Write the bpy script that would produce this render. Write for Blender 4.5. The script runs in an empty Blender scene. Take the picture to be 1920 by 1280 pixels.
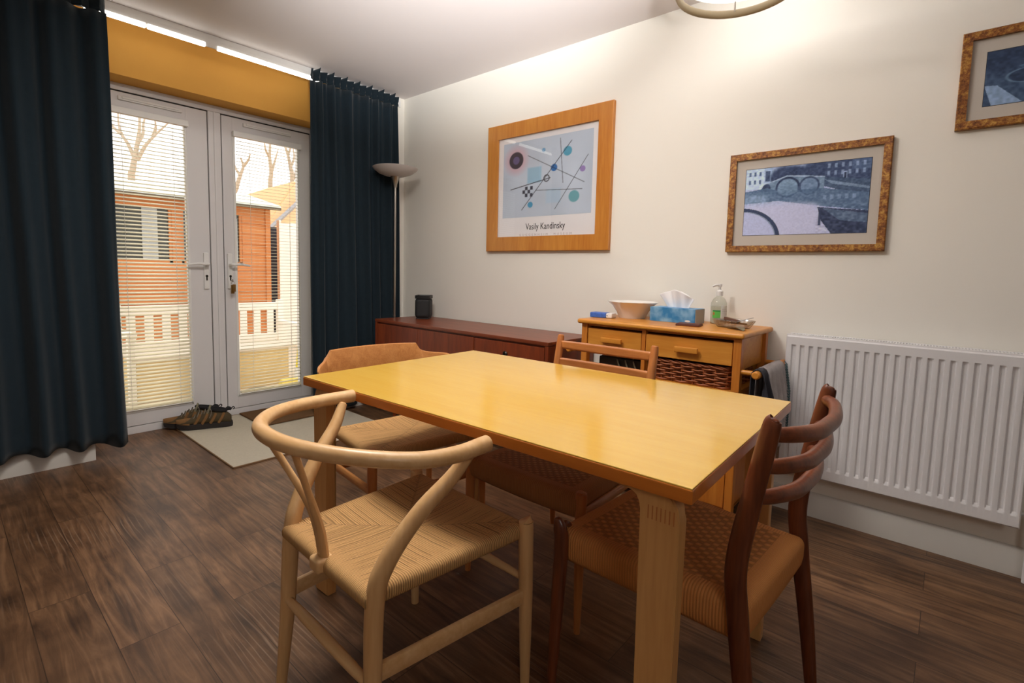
import bpy, bmesh, math, random
import numpy as np
from mathutils import Vector, Matrix

random.seed(7)
SC = bpy.context.scene
COL = SC.collection
PI = math.pi

# ------------------------------------------------------------------ camera
YAW, PITCH, ROLL = 0.8566, 0.0874, -0.0246
FPX, CAM_H = 949.66, 1.1005
cyw, syw = math.cos(YAW), math.sin(YAW)
fwd = Vector((syw * math.cos(PITCH), cyw * math.cos(PITCH), -math.sin(PITCH)))
rgt = Vector((cyw, -syw, 0.0))
dwn = fwd.cross(rgt)
r2 = rgt * math.cos(ROLL) + dwn * math.sin(ROLL)
d2 = -rgt * math.sin(ROLL) + dwn * math.cos(ROLL)
cam = bpy.data.cameras.new('camera')
cam.sensor_width = 36.0
cam.lens = FPX / 1920 * 36.0
cam.shift_y = -(640 - 591.3) / 1920
cam.shift_x = (960 - 960.5) / 1920
cam.clip_start = 0.02
camo = bpy.data.objects.new('camera', cam)
COL.objects.link(camo)
camo.matrix_world = Matrix(((r2.x, -d2.x, -fwd.x, 0), (r2.y, -d2.y, -fwd.y, 0), (r2.z, -d2.z, -fwd.z, CAM_H), (0, 0, 0, 1)))
SC.camera = camo

# ------------------------------------------------------------------ light and exposure
SC.view_settings.view_transform = 'Standard'
SC.view_settings.look = 'None'
SC.view_settings.gamma = 1
SC.view_settings.use_curve_mapping = False
SC.view_settings.exposure = 0.1
world = bpy.data.worlds.new('overcast_sky')
SC.world = world
world.use_nodes = True
wb = world.node_tree.nodes['Background']
wb.inputs['Color'].default_value = (1.0, 0.985, 0.96, 1)
wb.inputs['Strength'].default_value = 1.7


def area(name, loc, size, power, col, target=None, shape='DISK'):
    l = bpy.data.lights.new(name, 'AREA')
    l.shape = shape
    l.size = size
    l.energy = power
    l.color = col
    o = bpy.data.objects.new(name, l)
    COL.objects.link(o)
    o.location = loc
    d = Vector(target) - Vector(loc) if target else Vector((0, 0, -1))
    o.rotation_euler = d.to_track_quat('-Z', 'Y').to_euler()
    return o




def bulb(name, loc, power, col, size):
    l = bpy.data.lights.new(name, 'POINT')
    l.energy = power
    l.color = col
    l.shadow_soft_size = size
    o = bpy.data.objects.new(name, l)
    COL.objects.link(o)
    o.location = loc


bulb('pendant_bulb', (2.050, 0.698, 2.325), 7.5, (1.0, 1.0, 1.0), 0.08)
area('overhead_fill_light', (0.85, 1.52, 2.44), 0.5, 25, (1.0, 0.96, 0.90))  # added fill above the view, brightens table, floor and rug; no fixture
# photographer's flash bounced off the ceiling
fl = bpy.data.lights.new('bounced_flash', 'SPOT')
fl.energy = 1150
fl.spot_size = math.radians(52)
fl.spot_blend = 1.0
fl.shadow_soft_size = 0.05
flo = bpy.data.objects.new('bounced_flash', fl)
COL.objects.link(flo)
flo.location = (0.1, -0.15, 1.35)
flo.rotation_euler = (Vector((1.15, 1.20, 2.487)) - flo.location).to_track_quat('-Z', 'Y').to_euler()
area('rear_fill_light', (-1.0, -1.6, 2.30), 1.2, 16, (1.0, 0.95, 0.90), (1.2, 2.0, 1.0))  # added soft fill from the unseen rear of the room

# ------------------------------------------------------------------ materials
MATS = {}


def lin(c):
    return tuple(((x / 255) / 12.92 if x / 255 <= 0.04045 else ((x / 255 + 0.055) / 1.055) ** 2.4) for x in c) + (1.0,)


def new_mat(name):
    m = bpy.data.materials.new(name)
    m.use_nodes = True
    nt = m.node_tree
    b = nt.nodes['Principled BSDF']
    MATS[name] = m
    return m, nt, b


def plain(name, rgb, rough=0.5, metal=0.0, spec=0.5, coat=0.0, bump=0.0, bscale=200, var=0.0, vscale=6, trans=0.0, sheen=0.0):
    m, nt, b = new_mat(name)
    b.inputs['Base Color'].default_value = lin(rgb)
    b.inputs['Roughness'].default_value = rough
    b.inputs['Metallic'].default_value = metal
    b.inputs['Specular IOR Level'].default_value = spec
    b.inputs['Coat Weight'].default_value = coat
    if trans:
        b.inputs['Transmission Weight'].default_value = trans
    if sheen:
        b.inputs['Sheen Weight'].default_value = sheen
    if bump or var:
        tc = nt.nodes.new('ShaderNodeTexCoord')
        if bump:
            n = nt.nodes.new('ShaderNodeTexNoise')
            n.inputs['Scale'].default_value = bscale
            n.inputs['Detail'].default_value = 3
            nt.links.new(tc.outputs['Object'], n.inputs['Vector'])
            bp = nt.nodes.new('ShaderNodeBump')
            bp.inputs['Strength'].default_value = bump
            bp.inputs['Distance'].default_value = 0.002
            nt.links.new(n.outputs['Fac'], bp.inputs['Height'])
            nt.links.new(bp.outputs['Normal'], b.inputs['Normal'])
        if var:
            n = nt.nodes.new('ShaderNodeTexNoise')
            n.inputs['Scale'].default_value = vscale
            n.inputs['Detail'].default_value = 4
            nt.links.new(tc.outputs['Object'], n.inputs['Vector'])
            mx = nt.nodes.new('ShaderNodeMix')
            mx.data_type = 'RGBA'
            c = lin(rgb)
            mx.inputs[6].default_value = tuple(max(0, x * (1 - var)) for x in c[:3]) + (1,)
            mx.inputs[7].default_value = tuple(min(1, x * (1 + var)) for x in c[:3]) + (1,)
            nt.links.new(n.outputs['Fac'], mx.inputs[0])
            nt.links.new(mx.outputs[2], b.inputs['Base Color'])
    return m


def wood(name, light, dark, axis='y', scale=1.0, rough=0.4, coat=0.0, contrast=(0.35, 0.65), bump=0.05, spec=0.5):
    m, nt, b = new_mat(name)
    tc = nt.nodes.new('ShaderNodeTexCoord')
    mp = nt.nodes.new('ShaderNodeMapping')
    s = {'x': (1.2, 14, 14), 'y': (14, 1.2, 14), 'z': (14, 14, 1.2)}[axis]
    mp.inputs['Scale'].default_value = tuple(v * scale for v in s)
    nt.links.new(tc.outputs['Object'], mp.inputs['Vector'])
    n1 = nt.nodes.new('ShaderNodeTexNoise')
    n1.inputs['Scale'].default_value = 1.6
    n1.inputs['Detail'].default_value = 5
    n1.inputs['Roughness'].default_value = 0.6
    n1.inputs['Distortion'].default_value = 0.6
    nt.links.new(mp.outputs['Vector'], n1.inputs['Vector'])
    n2 = nt.nodes.new('ShaderNodeTexNoise')
    n2.inputs['Scale'].default_value = 9
    n2.inputs['Detail'].default_value = 3
    nt.links.new(mp.outputs['Vector'], n2.inputs['Vector'])
    ad = nt.nodes.new('ShaderNodeMath')
    ad.operation = 'MULTIPLY_ADD'
    ad.inputs[1].default_value = 0.35
    nt.links.new(n2.outputs['Fac'], ad.inputs[0])
    sb = nt.nodes.new('ShaderNodeMath')
    sb.operation = 'MULTIPLY'
    sb.inputs[1].default_value = 0.65
    nt.links.new(n1.outputs['Fac'], sb.inputs[0])
    nt.links.new(sb.outputs[0], ad.inputs[2])
    cr = nt.nodes.new('ShaderNodeValToRGB')
    cr.color_ramp.elements[0].position = contrast[0]
    cr.color_ramp.elements[1].position = contrast[1]
    cr.color_ramp.elements[0].color = lin(dark)
    cr.color_ramp.elements[1].color = lin(light)
    nt.links.new(ad.outputs[0], cr.inputs['Fac'])
    nt.links.new(cr.outputs['Color'], b.inputs['Base Color'])
    b.inputs['Roughness'].default_value = rough
    b.inputs['Coat Weight'].default_value = coat
    b.inputs['Coat Roughness'].default_value = 0.12
    b.inputs['Specular IOR Level'].default_value = spec
    bp = nt.nodes.new('ShaderNodeBump')
    bp.inputs['Strength'].default_value = bump
    bp.inputs['Distance'].default_value = 0.001
    nt.links.new(n2.outputs['Fac'], bp.inputs['Height'])
    nt.links.new(bp.outputs['Normal'], b.inputs['Normal'])
    return m


def emit(name, rgb, strength):
    m, nt, b = new_mat(name)
    b.inputs['Base Color'].default_value = lin(rgb)
    b.inputs['Emission Color'].default_value = lin(rgb)
    b.inputs['Emission Strength'].default_value = strength
    return m


def glass(name, tint=(255, 255, 255), rough=0.0, base=0.04):
    m, nt, b = new_mat(name)
    nt.nodes.remove(b)
    out = nt.nodes['Material Output']
    tr = nt.nodes.new('ShaderNodeBsdfTransparent')
    tr.inputs['Color'].default_value = lin(tint)
    gl = nt.nodes.new('ShaderNodeBsdfGlossy')
    gl.inputs['Roughness'].default_value = rough
    lw = nt.nodes.new('ShaderNodeLayerWeight')
    lw.inputs['Blend'].default_value = 0.5
    pw = nt.nodes.new('ShaderNodeMath')
    pw.operation = 'POWER'
    pw.inputs[1].default_value = 5.0
    nt.links.new(lw.outputs['Facing'], pw.inputs[0])
    fr = nt.nodes.new('ShaderNodeMath')
    fr.operation = 'MULTIPLY_ADD'
    fr.inputs[1].default_value = 1.0 - base
    fr.inputs[2].default_value = base
    nt.links.new(pw.outputs[0], fr.inputs[0])
    mx = nt.nodes.new('ShaderNodeMixShader')
    nt.links.new(fr.outputs[0], mx.inputs[0])
    nt.links.new(tr.outputs[0], mx.inputs[1])
    nt.links.new(gl.outputs[0], mx.inputs[2])
    nt.links.new(mx.outputs[0], out.inputs['Surface'])
    return m


def vcol(name, rough=0.55, spec=0.3):
    m, nt, b = new_mat(name)
    a = nt.nodes.new('ShaderNodeAttribute')
    a.attribute_name = 'Col'
    nt.links.new(a.outputs['Color'], b.inputs['Base Color'])
    b.inputs['Roughness'].default_value = rough
    b.inputs['Specular IOR Level'].default_value = spec
    return m


def floor_material():
    m, nt, b = new_mat('floor_planks')
    L = nt.links.new
    tc = nt.nodes.new('ShaderNodeTexCoord')
    sep = nt.nodes.new('ShaderNodeSeparateXYZ')
    L(tc.outputs['Object'], sep.inputs[0])
    cmb = nt.nodes.new('ShaderNodeCombineXYZ')
    L(sep.outputs['Y'], cmb.inputs['X'])
    L(sep.outputs['X'], cmb.inputs['Y'])
    br = nt.nodes.new('ShaderNodeTexBrick')
    br.offset = 0.37
    br.inputs['Scale'].default_value = 1.0
    br.inputs['Brick Width'].default_value = 1.05
    br.inputs['Row Height'].default_value = 0.152
    br.inputs['Mortar Size'].default_value = 0.0012
    br.inputs['Mortar Smooth'].default_value = 0.2
    br.inputs['Color1'].default_value = (0.25, 0.25, 0.25, 1)
    br.inputs['Color2'].default_value = (0.85, 0.85, 0.85, 1)
    br.inputs['Mortar'].default_value = (0.0, 0.0, 0.0, 1)
    L(cmb.outputs[0], br.inputs['Vector'])
    # shift grain per plank
    mp = nt.nodes.new('ShaderNodeMapping')
    mp.inputs['Scale'].default_value = (2.2, 22, 1)
    L(cmb.outputs[0], mp.inputs['Vector'])
    va = nt.nodes.new('ShaderNodeVectorMath')
    va.operation = 'MULTIPLY_ADD'
    va.inputs[1].default_value = (9, 9, 9)
    L(br.outputs['Color'], va.inputs[0])
    L(mp.outputs[0], va.inputs[2])
    n1 = nt.nodes.new('ShaderNodeTexNoise')
    n1.inputs['Scale'].default_value = 1.1
    n1.inputs['Detail'].default_value = 6
    n1.inputs['Roughness'].default_value = 0.62
    n1.inputs['Distortion'].default_value = 1.2
    L(va.outputs[0], n1.inputs['Vector'])
    # smudged patches
    n2 = nt.nodes.new('ShaderNodeTexNoise')
    n2.inputs['Scale'].default_value = 5.5
    n2.inputs['Detail'].default_value = 4
    L(tc.outputs['Object'], n2.inputs['Vector'])
    # cathedral grain lines
    wv = nt.nodes.new('ShaderNodeTexWave')
    wv.bands_direction = 'Y'
    wv.inputs['Scale'].default_value = 0.85
    wv.inputs['Distortion'].default_value = 9
    wv.inputs['Detail'].default_value = 2.5
    wv.inputs['Detail Scale'].default_value = 0.8
    L(va.outputs[0], wv.inputs['Vector'])
    cr = nt.nodes.new('ShaderNodeValToRGB')
    e = cr.color_ramp.elements
    e[0].position = 0.28
    e[0].color = lin((68, 48, 34))
    e[1].position = 0.78
    e[1].color = lin((156, 118, 86))
    x = e.new(0.52)
    x.color = lin((116, 84, 58))
    L(n1.outputs['Fac'], cr.inputs['Fac'])
    cr2 = nt.nodes.new('ShaderNodeValToRGB')
    cr2.color_ramp.elements[0].position = 0.32
    cr2.color_ramp.elements[0].color = (0.52, 0.48, 0.46, 1)
    cr2.color_ramp.elements[1].position = 0.58
    cr2.color_ramp.elements[1].color = (1, 1, 1, 1)
    L(n2.outputs['Fac'], cr2.inputs['Fac'])
    mul = nt.nodes.new('ShaderNodeMix')
    mul.data_type = 'RGBA'
    mul.blend_type = 'MULTIPLY'
    mul.inputs[0].default_value = 0.85
    L(cr.outputs['Color'], mul.inputs[6])
    L(cr2.outputs['Color'], mul.inputs[7])
    # per plank brightness
    pr = nt.nodes.new('ShaderNodeMapRange')
    pr.inputs['From Min'].default_value = 0.2
    pr.inputs['From Max'].default_value = 0.9
    pr.inputs['To Min'].default_value = 0.78
    pr.inputs['To Max'].default_value = 1.15
    L(br.outputs['Color'], pr.inputs['Value'])
    sc = nt.nodes.new('ShaderNodeVectorMath')
    sc.operation = 'SCALE'
    L(mul.outputs[2], sc.inputs[0])
    L(pr.outputs[0], sc.inputs['Scale'])
    # pale limed grain lines
    crw = nt.nodes.new('ShaderNodeValToRGB')
    crw.color_ramp.elements[0].position = 0.86
    crw.color_ramp.elements[0].color = (0, 0, 0, 1)
    crw.color_ramp.elements[1].position = 0.99
    crw.color_ramp.elements[1].color = (1, 1, 1, 1)
    L(wv.outputs['Fac'], crw.inputs['Fac'])
    n3 = nt.nodes.new('ShaderNodeTexNoise')
    n3.inputs['Scale'].default_value = 2.2
    L(tc.outputs['Object'], n3.inputs['Vector'])
    cr3 = nt.nodes.new('ShaderNodeValToRGB')
    cr3.color_ramp.elements[0].position = 0.5
    cr3.color_ramp.elements[1].position = 0.68
    L(n3.outputs['Fac'], cr3.inputs['Fac'])
    mm = nt.nodes.new('ShaderNodeMath')
    mm.operation = 'MULTIPLY'
    L(crw.outputs['Color'], mm.inputs[0])
    L(cr3.outputs['Color'], mm.inputs[1])
    m5 = nt.nodes.new('ShaderNodeMath')
    m5.operation = 'MULTIPLY'
    m5.inputs[1].default_value = 0.4
    L(mm.outputs[0], m5.inputs[0])
    fin = nt.nodes.new('ShaderNodeMix')
    fin.data_type = 'RGBA'
    fin.inputs[7].default_value = lin((165, 140, 118))
    L(m5.outputs[0], fin.inputs[0])
    L(sc.outputs[0], fin.inputs[6])
    # joints
    jn = nt.nodes.new('ShaderNodeMix')
    jn.data_type = 'RGBA'
    jn.inputs[7].default_value = lin((30, 18, 10))
    jf = nt.nodes.new('ShaderNodeMath')
    jf.operation = 'MULTIPLY'
    jf.inputs[1].default_value = 0.7
    L(br.outputs['Fac'], jf.inputs[0])
    L(jf.outputs[0], jn.inputs[0])
    L(fin.outputs[2], jn.inputs[6])
    L(jn.outputs[2], b.inputs['Base Color'])
    b.inputs['Roughness'].default_value = 0.42
    b.inputs['Specular IOR Level'].default_value = 0.4
    bp = nt.nodes.new('ShaderNodeBump')
    bp.inputs['Strength'].default_value = 0.25
    bp.inputs['Distance'].default_value = 0.002
    L(n1.outputs['Fac'], bp.inputs['Height'])
    L(bp.outputs['Normal'], b.inputs['Normal'])
    return m


def cord_material(name, rgb, mode):
    """paper cord; UV runs -1..1 over the seat. mode 'envelope' or 'block'."""
    m, nt, b = new_mat(name)
    L = nt.links.new

    def math_(op, a, bb=None, c=None):
        n = nt.nodes.new('ShaderNodeMath')
        n.operation = op
        for i, v in enumerate((a, bb, c)):
            if v is None:
                continue
            if isinstance(v, (int, float)):
                n.inputs[i].default_value = v
            else:
                L(v, n.inputs[i])
        return n.outputs[0]
    at = nt.nodes.new('ShaderNodeAttribute')
    at.attribute_name = 'weave'
    sp = nt.nodes.new('ShaderNodeSeparateXYZ')
    L(at.outputs['Vector'], sp.inputs[0])
    u, v = sp.outputs['X'], sp.outputs['Y']
    tc = nt.nodes.new('ShaderNodeTexCoord')
    nz = nt.nodes.new('ShaderNodeTexNoise')
    nz.inputs['Scale'].default_value = 14
    L(tc.outputs['Object'], nz.inputs['Vector'])
    wob = math_('MULTIPLY', math_('SUBTRACT', nz.outputs['Fac'], 0.5), 0.02)
    if mode == 'envelope':
        sel = math_('GREATER_THAN', math_('ABSOLUTE', u), math_('ABSOLUTE', v))
        # front/back triangles (|u|>|v|): cords step across v; side triangles: step along u
        st = math_('ADD', math_('MULTIPLY', v, sel), math_('MULTIPLY', u, math_('SUBTRACT', 1.0, sel)))
        st = math_('ADD', st, wob)
        h = math_('ABSOLUTE', math_('SINE', math_('MULTIPLY', st, 84 * PI / 2)))
        h = math_('POWER', h, 0.55)
        # gaps between loose cords, in the middle of the seat
        n2 = nt.nodes.new('ShaderNodeTexNoise')
        n2.noise_dimensions = '1D'
        n2.inputs['Scale'].default_value = 58
        n2.inputs['Detail'].default_value = 1
        L(math_('ADD', st, math_('MULTIPLY', sel, 7.3)), n2.inputs['W'])
        gap = nt.nodes.new('ShaderNodeValToRGB')
        gap.color_ramp.elements[0].position = 0.33
        gap.color_ramp.elements[0].color = (0.12, 0.12, 0.12, 1)
        gap.color_ramp.elements[1].position = 0.40
        gap.color_ramp.elements[1].color = (1, 1, 1, 1)
        L(n2.outputs['Fac'], gap.inputs['Fac'])
        mxuv = math_('MAXIMUM', math_('ABSOLUTE', u), math_('ABSOLUTE', v))
        inner = math_('LESS_THAN', math_('ADD', mxuv, math_('MULTIPLY', math_('SUBTRACT', n2.outputs['Fac'], 0.3), 1.2)), 0.86)
        gapf = math_('SUBTRACT', 1.0, math_('MULTIPLY', inner, math_('SUBTRACT', 1.0, gap.outputs['Color'])))
        dd = math_('ABSOLUTE', math_('SUBTRACT', math_('ABSOLUTE', u), math_('ABSOLUTE', v)))
        seam = nt.nodes.new('ShaderNodeMapRange')
        seam.inputs['From Max'].default_value = 0.03
        seam.inputs['To Min'].default_value = 0.45
        L(dd, seam.inputs['Value'])
        h = math_('MULTIPLY', h, seam.outputs[0])
        height = math_('MULTIPLY', h, gapf)
        shade = math_('MULTIPLY', math_('ADD', 0.55, math_('MULTIPLY', h, 0.45)), math_('ADD', 0.3, math_('MULTIPLY', gapf, 0.7)))
    else:
        fu = math_('MULTIPLY', u, 15.0)
        fv = math_('MULTIPLY', v, 15.0)
        chk = math_('MODULO', math_('ADD', math_('FLOOR', fu), math_('FLOOR', fv)), 2.0)
        chk = math_('ABSOLUTE', chk)
        inn = math_('LESS_THAN', math_('MAXIMUM', math_('ABSOLUTE', u), math_('ABSOLUTE', v)), 0.80)
        chk = math_('MULTIPLY', chk, inn)
        hu = math_('ABSOLUTE', math_('SINE', math_('MULTIPLY', fu, PI)))
        hv = math_('ABSOLUTE', math_('SINE', math_('MULTIPLY', fv, PI)))
        fine = math_('ABSOLUTE', math_('SINE', math_('MULTIPLY', v, 70 * PI / 2)))
        fine2 = math_('ABSOLUTE', math_('SINE', math_('MULTIPLY', u, 70 * PI / 2)))
        edge_sel = math_('GREATER_THAN', math_('ABSOLUTE', u), math_('ABSOLUTE', v))
        edge = math_('ADD', math_('MULTIPLY', fine, edge_sel), math_('MULTIPLY', fine2, math_('SUBTRACT', 1.0, edge_sel)))
        blk = math_('ADD', math_('MULTIPLY', chk, math_('POWER', math_('MULTIPLY', hu, hv), 0.35)), math_('MULTIPLY', math_('SUBTRACT', 1.0, chk), math_('MULTIPLY', fine, 0.35)))
        height = math_('ADD', math_('MULTIPLY', blk, inn), math_('MULTIPLY', math_('MULTIPLY', edge, 0.4), math_('SUBTRACT', 1.0, inn)))
        shade = math_('ADD', 0.5, math_('MULTIPLY', math_('ADD', math_('MULTIPLY', blk, inn), math_('MULTIPLY', math_('ADD', 0.55, math_('MULTIPLY', edge, 0.45)), math_('SUBTRACT', 1.0, inn))), 0.5))
    rgbn = nt.nodes.new('ShaderNodeRGB')
    rgbn.outputs[0].default_value = lin(rgb)
    sc = nt.nodes.new('ShaderNodeVectorMath')
    sc.operation = 'SCALE'
    L(rgbn.outputs[0], sc.inputs[0])
    L(shade, sc.inputs['Scale'])
    L(sc.outputs[0], b.inputs['Base Color'])
    bp = nt.nodes.new('ShaderNodeBump')
    bp.inputs['Strength'].default_value = 0.8
    bp.inputs['Distance'].default_value = 0.003
    L(height, bp.inputs['Height'])
    L(bp.outputs['Normal'], b.inputs['Normal'])
    b.inputs['Roughness'].default_value = 0.75
    b.inputs['Specular IOR Level'].default_value = 0.25
    return m


M_WALL = plain('wall_paint', (245, 241, 231), 0.6, spec=0.25, bump=0.03, bscale=260)
M_CEIL = plain('ceiling_paint', (222, 215, 213), 0.8, spec=0.2)
M_ORANGE = plain('ochre_paint', (226, 168, 80), 0.7, spec=0.2, var=0.05, vscale=3)
M_TRIM = plain('trim_paint', (214, 210, 202), 0.4)
M_UPVC = plain('door_plastic', (228, 226, 226), 0.35)
M_FLOOR = floor_material()
M_GASKET = plain('rubber_gasket', (28, 24, 24), 0.7)
M_GLASS = glass('clear_glass')
M_SLAT = plain('blind_slat', (248, 240, 208), 0.45)
M_WHITE = plain('white_plastic', (238, 237, 234), 0.35)
M_CORD_W = plain('white_string', (230, 226, 215), 0.8)
M_CURTAIN = plain('curtain_navy', (34, 46, 54), 0.9, spec=0.1, bump=0.3, bscale=500, var=0.12, vscale=30, sheen=0.15)
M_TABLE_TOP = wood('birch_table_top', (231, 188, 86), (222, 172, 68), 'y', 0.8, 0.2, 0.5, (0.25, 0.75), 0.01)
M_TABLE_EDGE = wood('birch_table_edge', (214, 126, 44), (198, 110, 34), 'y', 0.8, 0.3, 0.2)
M_TABLE_LEG = wood('birch_table_leg', (222, 168, 104), (204, 148, 86), 'z', 0.9, 0.35, 0.1)
M_BEECH = wood('beech', (230, 190, 138), (212, 164, 108), 'y', 0.8, 0.38, 0.1)
M_BEECH_Z = wood('beech_upright', (226, 184, 130), (206, 158, 104), 'z', 0.8, 0.38, 0.1)
M_OAK = wood('oak', (206, 144, 84), (178, 114, 60), 'x', 1.3, 0.4)
M_OAK_Z = wood('oak_upright', (204, 132, 72), (176, 104, 52), 'z', 1.1, 0.4)
M_OAK_Y = wood('oak_slat', (204, 132, 72), (176, 104, 52), 'y', 1.1, 0.4)
M_TEAK = wood('dark_teak', (126, 66, 36), (78, 36, 20), 'z', 1.0, 0.32, 0.15)
M_TEAK_X = wood('dark_teak_rung', (136, 74, 44), (92, 44, 26), 'x', 1.0, 0.35, 0.1)
M_SIDEB = wood('teak_front', (140, 62, 26), (104, 40, 16), 'z', 0.9, 0.4, 0.1)
M_SIDEB_TOP = wood('teak_top', (138, 64, 30), (100, 42, 20), 'y', 0.8, 0.36, 0.1)
M_PINE = wood('pine_front', (222, 152, 62), (204, 128, 42), 'y', 0.9, 0.4, 0.1)
M_PINE_Z = wood('pine_upright', (212, 134, 52), (190, 108, 34), 'z', 0.9, 0.4, 0.1)
M_FRAME_WOOD = wood('maple_frame', (214, 146, 62), (192, 118, 42), 'y', 0.7, 0.35, 0.1)
M_CORD_ENV = cord_material('paper_cord_envelope', (214, 166, 108), 'envelope')
M_CORD_BLK = cord_material('paper_cord_block', (214, 144, 80), 'block')
M_CORD_BLKD = cord_material('paper_cord_block_brown', (178, 122, 74), 'block')
M_STEEL = plain('brushed_steel', (176, 168, 158), 0.3, 1.0)
M_DARKSTEEL = plain('dark_metal', (60, 56, 52), 0.4, 1.0)
M_BRASS = plain('brass', (150, 120, 70), 0.35, 1.0)
M_FROST = plain('frosted_glass', (206, 200, 196), 0.5, trans=0.0)
M_BLACK = plain('black_plastic', (22, 23, 25), 0.45)
M_BLACKGRILL = plain('black_grille', (30, 32, 34), 0.6, bump=0.6, bscale=900)
M_RUG = plain('rug_weave', (196, 188, 170), 0.95, spec=0.1, bump=0.8, bscale=420, var=0.10, vscale=90)
M_RUG_EDGE = plain('rug_binding', (126, 96, 66), 0.9)
M_MAT = plain('coir_mat', (112, 84, 58), 0.95, spec=0.1, bump=1.0, bscale=500, var=0.2, vscale=120)
M_RAD = plain('radiator_enamel', (232, 230, 230), 0.32)
M_RAD_DARK = plain('radiator_grille_shade', (60, 58, 56), 0.6)
M_CERAMIC = plain('white_ceramic', (236, 232, 226), 0.2, coat=0.4)
M_TISSUE = plain('tissue_paper', (250, 248, 247), 0.9, spec=0.1)
M_WICKER = plain('wicker', (158, 88, 48), 0.45, var=0.4, vscale=60)
M_WALLET = plain('brown_leather', (98, 46, 26), 0.5)
M_TOWEL = plain('grey_towel', (184, 178, 178), 0.95, spec=0.1, bump=0.8, bscale=300, var=0.18, vscale=40)
M_TOWEL_TEAL = plain('teal_fringe', (96, 122, 126), 0.95)
M_DARKTOWEL = plain('charcoal_cloth', (46, 46, 54), 0.95, bump=0.5, bscale=300)
M_SHOE = plain('shoe_suede', (84, 72, 52), 0.85, spec=0.2, var=0.35, vscale=30, bump=0.3)
M_SHOE_TAN = plain('shoe_toe', (128, 94, 58), 0.8, spec=0.2, var=0.15, vscale=40)
M_TONGUE = plain('shoe_tongue', (134, 128, 104), 0.9)
M_SHOE_DARK = plain('shoe_rubber', (44, 38, 36), 0.8)
M_SHOE_LINE = plain('shoe_lining', (28, 26, 28), 0.9)
M_LACE = plain('shoe_lace', (116, 108, 96), 0.9)
M_MATBOARD = plain('mat_board', (206, 198, 188), 0.8, spec=0.1)
M_POSTER = plain('poster_paper', (236, 234, 236), 0.7, spec=0.2)
M_INK = plain('black_ink', (26, 24, 26), 0.7)
M_INK_PALE = plain('pale_ink', (188, 178, 178), 0.7)
M_PRINT = vcol('photo_print')
M_SHED = wood('shed_cladding', (206, 132, 72), (190, 112, 54), 'x', 0.35, 0.7, bump=0.0)
M_ROOF = plain('shed_roof_felt', (226, 232, 222), 0.9)
M_PAVE = plain('paving', (214, 198, 172), 0.9, var=0.12, vscale=8)
M_BENCHW = plain('bench_paint', (250, 244, 232), 0.5)
M_BENCHBOX = plain('bench_box_boards', (226, 198, 140), 0.7, var=0.1, vscale=12)
M_FENCE = plain('pale_fence', (250, 242, 228), 0.8, var=0.08, vscale=5)
M_NBRICK = plain('peach_brick', (250, 206, 160), 0.9, var=0.06, vscale=10)
M_GREYTRIM = plain('grey_bargeboard', (168, 168, 172), 0.6)
M_TREE = plain('bare_bark', (190, 172, 150), 0.9)
M_DARKGLASS = plain('dark_window_glass', (64, 68, 66), 0.15)
M_GREYCURT = plain('grey_window_curtain', (168, 172, 172), 0.8)
M_YELLOW = plain('yellow_plastic', (244, 222, 40), 0.4)
M_PALEYEL = plain('pale_yellow_bristle', (244, 222, 120), 0.8)
M_HOSE = plain('grey_hose', (120, 116, 96), 0.6)
M_LED = emit('led_diffuser', (255, 250, 240), 5.0)
M_SHADE = emit('lit_lamp_glass', (255, 252, 246), 1.1)
M_RING = plain('pendant_ring', (176, 158, 126), 0.45)

# burr gilt frame
m_, nt_, b_ = new_mat('gilt_frame')
tc_ = nt_.nodes.new('ShaderNodeTexCoord')
n_ = nt_.nodes.new('ShaderNodeTexNoise')
n_.inputs['Scale'].default_value = 62
n_.inputs['Detail'].default_value = 6
n_.inputs['Roughness'].default_value = 0.75
nt_.links.new(tc_.outputs['Object'], n_.inputs['Vector'])
cr_ = nt_.nodes.new('ShaderNodeValToRGB')
cr_.color_ramp.elements[0].position = 0.34
cr_.color_ramp.elements[0].color = lin((78, 36, 14))
cr_.color_ramp.elements[1].position = 0.66
cr_.color_ramp.elements[1].color = lin((204, 156, 74))
e_ = cr_.color_ramp.elements.new(0.5)
e_.color = lin((146, 90, 36))
nt_.links.new(n_.outputs['Fac'], cr_.inputs['Fac'])
nt_.links.new(cr_.outputs['Color'], b_.inputs['Base Color'])
b_.inputs['Roughness'].default_value = 0.4
b_.inputs['Metallic'].default_value = 0.25
bp_ = nt_.nodes.new('ShaderNodeBump')
bp_.inputs['Strength'].default_value = 0.5
bp_.inputs['Distance'].default_value = 0.003
nt_.links.new(n_.outputs['Fac'], bp_.inputs['Height'])
nt_.links.new(bp_.outputs['Normal'], b_.inputs['Normal'])
M_GILT = m_

# tissue-box blue sky print
m_, nt_, b_ = new_mat('tissue_box_card')
tc_ = nt_.nodes.new('ShaderNodeTexCoord')
n_ = nt_.nodes.new('ShaderNodeTexNoise')
n_.inputs['Scale'].default_value = 16
n_.inputs['Detail'].default_value = 3
nt_.links.new(tc_.outputs['Object'], n_.inputs['Vector'])
cr_ = nt_.nodes.new('ShaderNodeValToRGB')
cr_.color_ramp.elements[0].position = 0.38
cr_.color_ramp.elements[0].color = lin((48, 128, 186))
cr_.color_ramp.elements[1].position = 0.7
cr_.color_ramp.elements[1].color = lin((150, 196, 226))
nt_.links.new(n_.outputs['Fac'], cr_.inputs['Fac'])
nt_.links.new(cr_.outputs['Color'], b_.inputs['Base Color'])
b_.inputs['Roughness'].default_value = 0.45
M_TBOX = m_
M_PACKBLUE = plain('pack_blue', (70, 110, 196), 0.35, var=0.5, vscale=50)
M_GREEN = plain('label_green', (96, 190, 84), 0.5)
M_LABEL = plain('label_white', (226, 232, 226), 0.5)
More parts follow.
